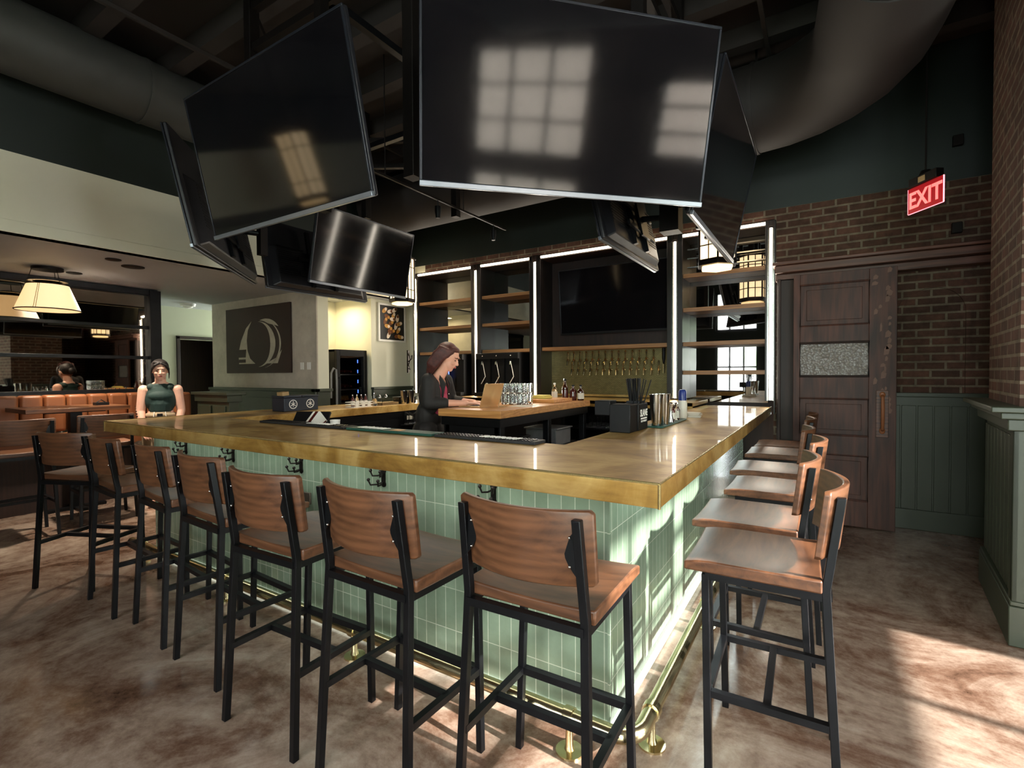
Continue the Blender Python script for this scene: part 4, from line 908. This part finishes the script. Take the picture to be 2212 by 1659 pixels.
for i, (u, v, a) in enumerate(q):
    nuts.mat = i % 3; y = qy0+.03+(qy1-qy0-.06)*u; z = qz0+.03+(qz1-qz0-.06)*v
    nuts.M = face_mat((qx+.0195+i*.0002, y, z), (0, 1, 0)) @ Matrix.Rotation(radians(a), 4, 'Z'); nuts.prism([(.062*cos(k*pi/9), .032*sin(k*pi/9)) for k in range(18)], 0, .002)
    nuts.mat = (i+1) % 3; nuts.prism([(.03+.026*cos(k*pi/7), .024*sin(k*pi/7)) for k in range(14)], .002, .0035)
part('nuts', nuts, ['nutgold', 'nutpale', 'nutbrown'], pn)
for k, x in enumerate((-6.07, -5.92)): tag(part('wall_switch', MB().box(x-.035, x+.035, 4.215, 4.23, 1.5, 1.6), 'white', bevel=.003, loc=(x, 4.22, 1.5)), ['left small white switch plate on the concrete wall', 'right small white switch plate on the concrete wall, near its edge'][k], 'switch')
nb_ = thing('pane_board', 'dark framed sheet of small white panes in the corridor doorway', 'notice', (-8.46, 4.7, 1.4))
part('board', MB().box(-8.50, -8.435, 4.50, 4.80, 1.32, 1.62), 'casing', nb_)
for i in range(3):
    for j in range(2): part('sheet', MB().box(-8.505, -8.50, 4.52+.093*i, 4.60+.093*i, 1.34+.14*j, 1.46+.14*j), 'paper', nb_)  # small pale panes on the dark board

# ================================================================== BOOTH
bm_ = thing('booth_mirror', 'wide smoked mirror in a black steel grid above the leather banquette', 'mirror', (-7.6, .9, 1.24))
part('glass', MB().box(-7.635, -7.625, -.6, 3.02, 1.23, 2.52), 'smoked', bm_)
mb = MB()
for z in (1.23, 1.66, 2.06, 2.50): mb.box(-7.64, -7.59, -.6, 3.02, z-.012, z+.03)
for y in (-.6, 1.2, ): mb.box(-7.64, -7.59, y-.02, y+.02, 1.23, 2.5)
mb.box(-7.64, -7.54, 3.0, 3.13, 1.2, 2.56).box(-7.64, -7.56, -.6, 3.1, 2.50, 2.57)
part('frame', mb, 'black', bm_, bevel=.003)
bq = thing('banquette', 'long tan leather banquette with channelled back below the mirror', 'banquette', (-7.4, 1.3, 0))
part('base', MB().box(-7.6, -6.98, -1.5, 3.2, 0, .60), 'casing', bq).location
part('seat_cushion', MB().box(-7.42, -6.93, -1.5, 3.1, .62, .78), 'leather', bq, bevel=.03, seg=4)
y = -1.5; 
while y < 2.95:
    part('back_channel', MB().box(-7.62, -7.44, y+.004, min(y+.20, 3.1)-.004, .79, 1.215), 'leather', bq, bevel=.035, seg=4); y += .20
x = -7.42
while x < -6.93:
    part('back_channel', MB().box(x+.004, x+.166, 3.04, 3.2, .79, 1.215), 'leather', bq, bevel=.035, seg=4); x += .17
for i, (y0, y1) in enumerate([(1.55, 2.42), (.05, 1.30)]):
    t = thing('booth_table', ['high dark wood booth table near the standing woman', 'high dark wood booth table at the left edge of the picture'][i], 'table', (-6.95, (y0+y1)/2, 0))
    part('tabletop', MB().box(-7.28, -6.62, y0, y1, 1.055, 1.10), 'tablewood', t, bevel=.004)
    yc = (y0+y1)/2; part('pedestal', MB().box(-6.86, -6.77, yc-.05, yc+.05, .03, 1.055), 'black', t); part('foot', MB().box(-6.96, -6.62, yc-.04, yc+.04, 0, .03).box(-6.86, -6.78, yc-.25, yc+.25, 0, .03), 'black', t)
    part('spreader', MB().box(-7.15, -6.75, yc-.25, yc+.25, 1.04, 1.055), 'black', t)
tag(part('table_caddy', MB().box(-7.0, -6.9, 2.2, 2.32, 1.10, 1.13).tube([(-6.95, 2.22, 1.13), (-6.95, 2.26, 1.16), (-6.95, 2.30, 1.13)], .005, 6), 'blackplastic', loc=(-6.95, 2.26, 1.1)), 'small black caddy on the booth table', 'caddy')
# pendant over the booth
pd = thing('pendant_lamp', 'cream cone-shaped fabric pendant lamp glowing over the booth table', 'pendant lamp', (-6.95, 1.83, 2.13))
c = (-6.95, 1.83, 2.13)
part('shade', MB().lathe([(.265, 0), (.17, .265), (.168, .265), (.262, .002)], c, 40), 'shade', pd)
part('trim_band', MB().tube([(c[0]+.266*cos(a*pi/20), c[1]+.266*sin(a*pi/20), c[2]) for a in range(40)], .006, 6, closed=True).tube([(c[0]+.171*cos(a*pi/20), c[1]+.171*sin(a*pi/20), c[2]+.266) for a in range(40)], .005, 6, closed=True), 'blackplastic', pd)
mb = MB()
for da in (0, .07):
    a = radians(-40)+da; mb.tube([(c[0]+.268*cos(a), c[1]+.268*sin(a), c[2]), (c[0]+.173*cos(a), c[1]+.173*sin(a), c[2]+.266)], .002, 6)
part('stripe', mb, 'blackplastic', pd)
part('diffuser', MB().lathe([(0, .012), (.25, .012), (.25, .018), (0, .018)], c, 32), 'lampin', pd)
part('canopy', MB().lathe([(.13, .42), (.13, .45), (0, .45)], c, 24).lathe([(.165, .30), (.165, .306), (.12, .306), (.12, .30)], c, 24), 'iron', pd)
for a in (20, 140, 260): a = radians(a); part('suspension_wire', MB().tube([(c[0]+.165*cos(a), c[1]+.165*sin(a), c[2]+.26), (c[0]+.12*cos(a), c[1]+.12*sin(a), c[2]+.44)], .003, 6), 'iron', pd)

# lanterns
def lantern():
    t = thing('lantern_pendant', 'lantern', 'lantern'); h = .60; r = .17
    hexp = [(r*cos(radians(30+60*k)), r*sin(radians(30+60*k))) for k in range(6)]
    gp = [(x*.95, y*.95) for x, y in hexp]
    part('glass', MB().prism(gp, .05, h), 'lantern', t)
    mb = MB()
    for k in range(6):
        (x0, y0), (x1, y1) = hexp[k], hexp[(k+1) % 6]; mx, my = (x0+x1)/2, (y0+y1)/2
        mb.bar((x0, y0, .03), (x0, y0, h+.01), .016)
        for z in (.17, h-.12): mb.bar((x0, y0, z), (x1, y1, z), .009)
        mb.bar((mx, my, .05), (mx, my, h), .009)
    part('frame', mb, 'iron', t)
    part('bottom_band', MB().prism([(x*1.06, y*1.06) for x, y in hexp], .0, .05), 'iron', t, bevel=.004)
    part('bottom_glass', MB().prism([(x*.85, y*.85) for x, y in hexp], -.03, 0), 'lampin', t, bevel=.01)
    part('top_cap', MB().lathe([(r*1.15, h), (r*1.15, h+.02), (r*.7, h+.06), (r*.15, h+.09), (0, h+.09)], (0, 0, 0), 6), 'iron', t)
    part('stem', MB().tube([(0, 0, h+.08), (0, 0, .99)], .009, 8), 'iron', t)
    return t
LN = lantern()
for (x, y, z), lab in [((-.80, 4.72, 2.375), 'glowing hexagonal lantern under the right hanging televisions'), ((-4.98, 5.05, 2.43), 'glowing hexagonal lantern at the left end of the shelving'), ((-4.35, -.05, 2.5), 'glowing hexagonal lantern outside the frame, seen only as a reflection in the left television')]:
    place(LN, (x, y, z), radians(12), lab)
    if z == 2.5:
        bpy.context.view_layer.update(); part('stem', MB().tube([(x, y, 3.4), (x, y, CEIL)], .009, 8), 'iron', [q for q in bpy.data.objects if q.name.startswith('lantern_pendant') and abs(q.location.x-x) < .01][0])

# track with two spots
tk = thing('track_light', 'thin track light rail hanging above the left side of the bar', 'track light', (-3.35, 3.9, 3.2))
part('rail', MB().box(-3.36, -3.34, 2.5, 5.2, 3.21, 3.23), 'iron', tk)
for y in (3.2, 4.35): part('hanger', MB().tube([(-3.35, y, 3.23), (-3.35, y, CEIL)], .006, 6), 'iron', tk)
for x, y in ((-3.35, 3.92), (-3.35, 4.93)):
    h_ = part('spot_head', MB().tube([(x, y, 3.21), (x, y, 3.15)], .006, 6).lathe([(.022, -.12), (.032, -.06), (.032, .0), (0, .0)], (x, y, 3.15), 14), 'black', tk)
    part('lens', MB().lathe([(0, -.118), (.02, -.118), (.02, -.116), (0, -.116)], (x, y, 3.15), 14), 'spotlens', h_)
    sp = bpy.data.lights.new('track_spot', 'SPOT'); sp.energy = 60; sp.spot_size = radians(80); sp.spot_blend = .6; sp.color = (1, .85, .65); sp.shadow_soft_size = .03; o = bpy.data.objects.new('track_spot', sp); COL.objects.link(o); o.location = (x, y, 3.02)

# ceiling speakers and detector under the low ceiling
for x, y, r, lab in [(-6.15, 2.30, .10, 'large round black grille in the low ceiling'), (-5.92, 2.05, .065, 'smaller black round fitting nearest the soffit edge'), (-7.05, 2.08, .07, 'small black round fitting above the booth mirror')]:
    if r < .08: area('booth_fill', (x, y, LOWC-.02), (.08, .08), (0, 0, -1), 14, (1, .85, .68), spread=95)  # fill light added at the two small fittings to brighten the standing woman
    tag(part('ceiling_grille', MB().lathe([(0, 0), (r*.85, .0), (r, .004), (r, .012), (0, .012)], (0, 0, 0), 28), 'iron'), lab, 'ceiling fitting').location = (x, y, LOWC-.0125)
et = thing('smoke_detector', 'white ceiling detector in front of the corridor', 'detector', (-8.6, 3.95, LOWC)); part('base', MB().lathe([(0, -.05), (.1, -.045), (.11, -.01), (.11, 0), (0, 0)], (-8.6, 3.95, LOWC), 20), 'white', et); part('lens', MB().ell((-8.6, 3.95, LOWC-.05), (.07, .07, .03)), 'white', et)

# ================================================================== SLIDING DOOR, EXIT SIGN, DUCT
dd = thing('sliding_door', 'tall weathered panelled sliding door with a patterned glass light', 'door', (.17, 5.5, 0))
X0, X1, dy0, dy1, dzt = -.235, .555, 5.46, 5.505, 2.35
zs = [(.25, .66), (.84, 1.18), (1.385, 1.70), (1.86, 2.25)]
PXa, PXb = X0+.055, X1-.20
mb = MB().box(X0, PXa, dy0, dy1, .01, dzt).box(PXb, X1, dy0, dy1, .01, dzt)
z = .01
for a, b in zs+[(dzt, dzt)]: mb.box(PXa, PXb, dy0, dy1, z, a); z = b
part('frame', mb, 'door', dd, bevel=.003)
for i, (a, b) in enumerate(zs):
    if i == 2: continue
    p_ = part('panel', MB().box(PXa-.01, PXb+.01, dy0+.02, dy1-.01, a-.01, b+.01).prism([(PXa+.05, a+.05), (PXb-.05, a+.05), (PXb-.05, b-.05), (PXa+.05, b-.05)], dy0+.012, dy0+.02, 'y'), 'door', dd, bevel=.004)
    part('moulding', MB().tube([(PXa, dy0+.008, a), (PXb, dy0+.008, a), (PXb, dy0+.008, b), (PXa, dy0+.008, b)], .012, 8, closed=True), 'door', p_)
p_ = part('glass_light', MB().box(PXa-.01, PXb+.01, dy0+.02, dy0+.028, zs[2][0]-.01, zs[2][1]+.01), 'frosted', dd)
part('moulding', MB().tube([(PXa, dy0+.006, zs[2][0]), (PXb, dy0+.006, zs[2][0]), (PXb, dy0+.006, zs[2][1]), (PXa, dy0+.006, zs[2][1])], .014, 8, closed=True), 'casing', p_)
hp = part('handle_plate', MB().box(X1-.145, X1-.055, dy0-.006, dy0, .84, 1.26), 'header', dd, bevel=.004)
part('handle', MB().tube([(X1-.10, dy0-.006, 1.22), (X1-.10, dy0-.05, 1.20), (X1-.10, dy0-.065, 1.12), (X1-.10, dy0-.065, 1.0), (X1-.10, dy0-.05, .92), (X1-.10, dy0-.006, .90)], [.012, .012, .014, .014, .012, .012], 10).ell((X1-.10, dy0-.012, 1.22), (.022, .01, .028)).ell((X1-.10, dy0-.012, .90), (.022, .01, .028)), 'leather', hp)
mb = MB(); random.seed(9)
# flaked paint scars down the closing stile
for k in range(26):
    z = 1.0+k*.052; w = random.uniform(.012, .05); x = X1-.05-random.uniform(0, .11); hh = random.uniform(.03, .09)
    mb.prism([(x-w*.5, z), (x+w*.3, z+hh*.1), (x+w*.5, z+hh*.6), (x, z+hh), (x-w*.4, z+hh*.7)], dy0-.0012, dy0-.0002, 'y')
part('bare_wood_scar', mb, 'scar', dd) if 'scar' in M else None
for k, (z, lab) in enumerate([(2.667, 'small dark square box on the brick wall right of the exit sign'), (3.416, 'small black square box high on the dark green wall')]):
    tag(part('wall_box', MB().box(.945, 1.015, YW-.05, YW-.006, z-.045, z+.045), 'iron', bevel=.004, loc=(.98, YW-.03, z-.045)), lab, 'wall box')
a_, b_ = Vector((.727, 4.65, 0)), Vector((.56, 4.90, 0)); dx_ = (a_-b_).normalized(); nn = Vector((-dx_.y, dx_.x, 0)); nn = nn if nn.x < 0 else -nn
ctr = (a_+b_)/2; ex = thing('exit_sign', 'glowing red EXIT sign hanging from the ceiling by the brick wall', 'exit sign', (ctr.x, ctr.y, 2.64))
EM = Matrix(((dx_.x, nn.x, 0, ctr.x), (dx_.y, nn.y, 0, ctr.y), (0, 0, 1, 2.64), (0, 0, 0, 1)))
L_ = (a_-b_).length
mb = MB(); mb.M = EM; mb.box(-L_/2, L_/2, -.004, .004, 0, .19); part('panel', mb, 'exitface', ex)
mb = MB(); mb.M = EM; mb.box(-L_/2-.003, -L_/2, -.005, .005, 0, .19).box(L_/2, L_/2+.003, -.005, .005, 0, .19).box(-L_/2, L_/2, -.005, .005, -.003, 0); part('edge', mb, 'exitedge', ex)
mb = MB(); put_text(mb, 'EXIT', .17, face_mat(tuple(Vector((ctr.x, ctr.y, 2.64+.088))+nn*.006), tuple(dx_)), .003, .004, .82)
part('lettering', mb, 'exitred', ex)
mb = MB(); mb.M = EM; mb.box(-.12, .12, -.03, .03, .19, .255); part('housing', mb, 'iron', ex, bevel=.004)
mb = MB(); mb.M = EM; mb.box(-.03, .03, .031, .033, .20, .24); part('lamp', mb, 'carton', ex)
mb = MB(); mb.M = EM; mb.tube([(0, 0, .255), (0, 0, CEIL-2.64)], .006, 8).lathe([(.04, .255), (.03, .28), (0, .29)], (0, 0, 0), 12); part('stem', mb, 'iron', ex)
# big air duct bending overhead
dc = thing('air_duct', 'large brown-grey air duct curving below the ceiling at the upper right', 'duct', (1.0, 4.0, 3.9))
pth = [(.62, .6, 3.72), (.50, 2.0, 3.72), (.36, 3.3, 3.72)]+[(.30-.8+.8*cos(radians(a)), 3.98+.85*sin(radians(a)), 3.72) for a in range(0, 91, 15)]+[(-1.2, 4.85, 3.72), (-3.0, 4.88, 3.72), (-5.3, 4.9, 3.72)]
part('tube', MB().tube(pth, .36, 28), 'duct', dc)
for q in (2, 9): p0 = Vector(pth[q]); d0 = (Vector(pth[q+1])-Vector(pth[q-1])).normalized(); part('joint_band', MB().tube([p0-d0*.015, p0+d0*.015], .37, 28), 'duct', dc)
part('register', MB().cbox((.80, 2.95, 3.74), (.10, .7, .26), rz=radians(6)), 'iron', dc, bevel=.01)
for q in (1, 9, 10): part('hanger_strap', MB().box(pth[q][0]-.01, pth[q][0]+.01, pth[q][1]-.01, pth[q][1]+.01, 4.05, CEIL), 'iron', dc)
ld = thing('air_duct', 'long grey duct along the top of the left soffit wall', 'duct', (-5.1, 1.5, 3.95))
part('tube', MB().tube([(-5.12, SY+.2, 3.95), (-5.12, 4.4, 3.95)], .27, 26), 'ductgrey', ld)
for y in (-1.0, .5, 2.0, 3.5): part('joint_band', MB().tube([(-5.12, y-.015, 3.95), (-5.12, y+.015, 3.95)], .277, 26), 'ductgrey', ld)


# ================================================================== PEOPLE  (local frame: facing +y, her right hand at +x)
def fuse(name, mb, mat, parent, voxel=.007, smooth=4, fac=.6):
    me = bpy.data.meshes.new('tmp'); me.from_pydata(mb.v, [], mb.f); o = bpy.data.objects.new('tmp', me); COL.objects.link(o)
    r = o.modifiers.new('r', 'REMESH'); r.mode = 'VOXEL'; r.voxel_size = voxel
    s = o.modifiers.new('s', 'SMOOTH'); s.iterations = smooth; s.factor = fac
    dg = bpy.context.evaluated_depsgraph_get(); m2 = bpy.data.meshes.new_from_object(o.evaluated_get(dg)); bpy.data.objects.remove(o); bpy.data.meshes.remove(me)
    m2.name = name; m2.materials.clear(); m2.materials.append(M[mat]); m2.polygons.foreach_set('use_smooth', [True]*len(m2.polygons)); m2.polygons.foreach_set('material_index', [0]*len(m2.polygons))
    q = bpy.data.objects.new(name, m2); COL.objects.link(q)
    if parent: q.parent = parent
    return q
def hand(mb, wr, d, n, side, curl=.5):
    wr, d, n = Vector(wr), Vector(d).normalized(), Vector(n); n = (n-d*n.dot(d)).normalized(); s = d.cross(n)*side   # n = back of the hand, s points to the thumb
    for u in (-.026, -.009, .009, .026): mb.limb([wr+s*u*.6+d*.012, wr+s*u+d*.082], [.013, .011], 8)
    for k, (u, L) in enumerate([(.028, .066), (.0095, .076), (-.0095, .070), (-.028, .054)]):
        p = wr+s*u+d*.082; a = 0; pts = [p]
        for j, f in enumerate((.45, .32, .23)):
            a += curl*(.5 if j == 0 else .7); v = d*cos(a)-n*sin(a); p = p+v*L*f; pts.append(p)
        mb.limb(pts, [.0088, .0082, .0074, .0062], 8)
    p = wr+s*.024+d*.02; mb.limb([p, p+(s*.7+d*.6-n*.15).normalized()*.036, p+(s*.8+d*1.5-n*.5).normalized()*.064], [.012, .0098, .0078], 8)
def head_geo(mb, c, tilt, yaw, sc=1.0):
    old = mb.M; HM = Matrix.Translation(c) @ Matrix.Rotation(yaw, 4, 'Z') @ Matrix.Rotation(tilt, 4, 'X') @ Matrix.Scale(sc, 4); mb.M = HM
    mb.ell((0, -.012, .022), (.073, .092, .088)); mb.ell((0, .022, -.03), (.056, .062, .068)); mb.ell((0, .050, -.078), (.026, .026, .022)); mb.ell((0, .02, -.06), (.048, .05, .035))
    mb.limb([(0, .078, .012), (0, .094, -.018)], [.008, .0125], 8); mb.ell((.009, .086, -.022), .009, 8, 6); mb.ell((-.009, .086, -.022), .009, 8, 6)
    mb.ell((0, .070, .034), (.050, .012, .012)); mb.ell((.034, .062, -.018), (.02, .018, .016)); mb.ell((-.034, .062, -.018), (.02, .018, .016)); mb.ell((0, .077, -.046), (.021, .012, .011))
    for s in (-1, 1): mb.ell((s*.074, -.008, -.004), (.008, .018, .028))
    mb.M = old; return HM
def face_parts(parent, HM, lid_closed, hair='hair1'):
    for s in (-1, 1):
        mb = MB(); mb.M = HM; mb.ell((s*.030, .0745, .008), (.0125, .006, .0045 if lid_closed else .0062), 10, 6); part('eye', mb, 'eye' if lid_closed else 'white', parent)
        if not lid_closed: mb = MB(); mb.M = HM; mb.ell((s*.030, .0795, .008), (.0055, .003, .0055), 10, 6); part('iris', mb, 'eye', parent)
        mb = MB(); mb.M = HM; mb.tube([(s*.015, .0885, .028), (s*.032, .086, .034), (s*.048, .074, .028)], [.003, .0035, .002], 6); part('eyebrow', mb, hair, parent)
    mb = MB(); mb.M = HM; mb.ell((0, .0885, -.043), (.019, .006, .0035)).ell((0, .088, -.050), (.016, .006, .0045)); part('lips', mb, 'lips', parent)

# --- woman at the laptop
w1 = thing('person', 'woman with shoulder-length auburn hair, black blazer and pink top, typing at the island', 'person')
mb = MB()
HC = (.01, .155, 1.575)
HM = head_geo(mb, HC, radians(-26), radians(4), 1.1)
mb.limb([(.01, .04, 1.38), (.015, .10, 1.46), (.02, .14, 1.52)], [.06, .05, .052])
mb.ell((0, .0, 1.24), (.15, .09, .17)); mb.ell((0, .02, 1.34), (.16, .085, .09)); mb.ell((0, -.03, 1.05), (.13, .095, .15)); mb.ell((0, -.04, .92), (.16, .11, .12))
for s in (-1, 1):
    mb.limb([(s*.085, -.03, .9), (s*.095, -.01, .5), (s*.09, -.03, .09)], [.09, .058, .04]); mb.limb([(s*.09, -.04, .04), (s*.10, .13, .03)], [.035, .028])
SH = {1: [(.165, .03, 1.375), (.20, .045, 1.175), (.05, .34, 1.168)], -1: [(-.165, .05, 1.37), (-.20, .09, 1.17), (-.12, .35, 1.168)]}
for s, pts in SH.items():
    mb.limb(pts, [.052, .042, .025], 12)
    hand(mb, pts[2], Vector((-.25*s, 1, .0)), (0, -.05, 1), -s, .35)
fuse('body', mb, 'skin', w1, .005, 3)
face_parts(w1, HM, True)
mb = MB()
mb.ell((0, -.01, 1.395), (.12, .075, .04)); mb.ell((.0, -.008, 1.23), (.18, .115, .19)); mb.ell((0, .005, 1.345), (.18, .098, .085)); mb.ell((.11, .03, 1.24), (.07, .09, .17)); mb.ell((-.11, .03, 1.24), (.07, .09, .17)); mb.ell((0, -.045, 1.04), (.158, .118, .17)); mb.ell((0, -.055, .90), (.185, .14, .14))
for s, pts in SH.items():
    a, b, c = map(Vector, pts); mb.limb([a, b, b+(c-b)*.42], [.066, .06, .05], 12)
jk = fuse('blazer', mb, 'blazer', w1, .008, 5)
mb = MB()
for s in (-1, 1): mb.prism([(-.02, 1.1), (.04, 1.1), (.085, 1.34), (.03, 1.42), (.0, 1.3)], s*.062-.006, s*.062+.006, 'x')
old = mb; mb2 = MB(); mb2.M = Matrix.Translation((0, .065, 0)); mb2.add([tuple(v) for v in mb.v], mb.f); part('lapel', mb2, 'blazer', jk, bevel=.003)
mb = MB(); mb.ell((0, .035, 1.19), (.13, .095, .15)).ell((0, .04, 1.27), (.13, .085, .10)); fuse('pink_top', mb, 'pink', w1, .007, 4)
mb = MB()
for s in (-1, 1): mb.limb([(s*.085, -.03, .92), (s*.095, -.01, .5), (s*.09, -.03, .10)], [.104, .072, .058])
mb.ell((0, -.045, .90), (.175, .128, .12)); fuse('trousers', mb, 'blazer', w1, .009, 3)
mb = MB(); mb.M = HM
mb.ell((0, -.028, .036), (.083, .094, .090)); mb.ell((0, -.06, -.02), (.082, .06, .09)); mb.ell((0, .015, .085), (.06, .05, .028))
for s in (-1, 1):
    for k in range(6):
        a = k/5; mb.tube([(s*(.05+.03*sin(a*2)), .02-.08*a, .07), (s*.088, -.01-.075*a, .0), (s*.080, -.045-.06*a, -.10), (s*.06, -.06-.03*a, -.17+.02*a)], [.022, .024, .022, .012], 10)
for k in range(5): mb.limb([(-.06+.03*k, -.09, 0), (-.055+.0275*k, -.105, -.1), (-.05+.025*k, -.09, -.18)], [.03, .028, .014], 10)
fuse('hair', mb, 'hair1', w1, .006, 2)
mb = MB(); mb.tube([(.05, .11, 1.40), (.02, .145, 1.32), (0.0, .15, 1.25), (-.02, .145, 1.32), (-.04, .11, 1.40)], .0018, 5).ell((0, .152, 1.245), .006, 8, 6); part('necklace', mb, 'steel', w1)
w1.location = (-3.03, 3.46, 0); w1.rotation_euler = (0, 0, radians(-74))

# --- woman standing behind the far left end of the bar
w2 = thing('person', 'smiling woman in a sleeveless dark green top standing by the leather banquette', 'person')
mb = MB(); HM = head_geo(mb, (0, .02, 1.485), radians(-9), radians(8), 1.04)
mb.limb([(0, -.01, 1.31), (0, .0, 1.42)], [.055, .05]); mb.ell((0, 0, 1.17), (.132, .086, .16)); mb.ell((0, -.008, 1.27), (.142, .062, .062)); mb.ell((0, -.015, 1.325), (.09, .055, .045)); mb.ell((0, 0, 1.0), (.125, .085, .12)); mb.ell((0, -.01, .88), (.16, .11, .11))
for s in (-1, 1):
    mb.limb([(s*.085, 0, .86), (s*.095, .01, .47), (s*.09, -.01, .08)], [.085, .055, .04]); mb.limb([(s*.09, -.02, .04), (s*.10, .14, .03)], [.035, .028])
    pts = [(s*.155, -.01, 1.275), (s*.185, -.01, 1.04), (s*.155, .09, .845)]
    mb.limb(pts, [.052, .043, .026], 12); hand(mb, pts[2], (-s*.35, .6, -.5), (s*.5, .2, .8), -s, .5)
fuse('body', mb, 'skin2', w2, .005, 3)
face_parts(w2, HM, True, 'hair2')
mb = MB(); mb.ell((0, 0, 1.165), (.148, .104, .17)); mb.ell((0, .012, 1.20), (.13, .108, .08)); mb.limb([(0, 0, 1.12), (0, 0, 1.045)], [.118, .112]); mb.ell((0, -.006, 1.265), (.128, .082, .075)); mb.ell((0, -.008, 1.315), (.085, .068, .04)); mb.ell((.085, -.01, 1.30), (.045, .065, .045)); mb.ell((-.085, -.01, 1.30), (.045, .065, .045))
tp2 = fuse('sleeveless_top', mb, 'darkgreen_top', w2, .006, 3)
mb = MB(); mb.ell((0, -.01, .87), (.172, .122, .12)); mb.ell((0, -.005, .96), (.14, .108, .10)); mb.limb([(0, 0, .9), (0, 0, 1.0)], [.125, .116]); 
for s in (-1, 1): mb.limb([(s*.085, 0, .86), (s*.095, .01, .47), (s*.09, -.01, .10)], [.098, .075, .065])
tr = fuse('trousers', mb, 'khaki', w2, .008, 3)
part('belt', MB().lathe([(.142, .985), (.144, .99), (.140, 1.012), (.136, 1.016)], (0, -.004, 0), 28, sq=.86), 'khaki', tr); part('belt_buckle', MB().cbox((0, .12, 1.0), (.05, .012, .03)), 'blackplastic', tr)
part('cord', MB().tube([(-.05, .115, 1.035), (-.056, .122, .985)], .004, 6).tube([(.05, .115, 1.035), (.056, .122, .985)], .004, 6), 'white', tr)
mb = MB(); mb.M = HM
mb.ell((0, -.03, .034), (.082, .092, .088)); mb.ell((0, .0, .088), (.064, .06, .026)); mb.ell((0, -.115, .0), (.045, .035, .045))
for s in (-1, 1): mb.tube([(s*.006, .072, .092), (s*.045, .070, .070), (s*.070, .050, .03), (s*.078, .036, -.02), (s*.076, .03, -.085)], [.012, .014, .013, .008, .004], 8)
fuse('hair', mb, 'hair2', w2, .005, 2)
mb = MB()
for k in range(7): mb.cbox((.226-.004*k, .02+.006*k, 1.10-.028*k), (.004, .018, .012), rz=.3*k)
part('tattoo', mb, 'blackprint', w2)
w2.location = (-6.22, 2.56, 0); w2.rotation_euler = (0, 0, radians(-118))
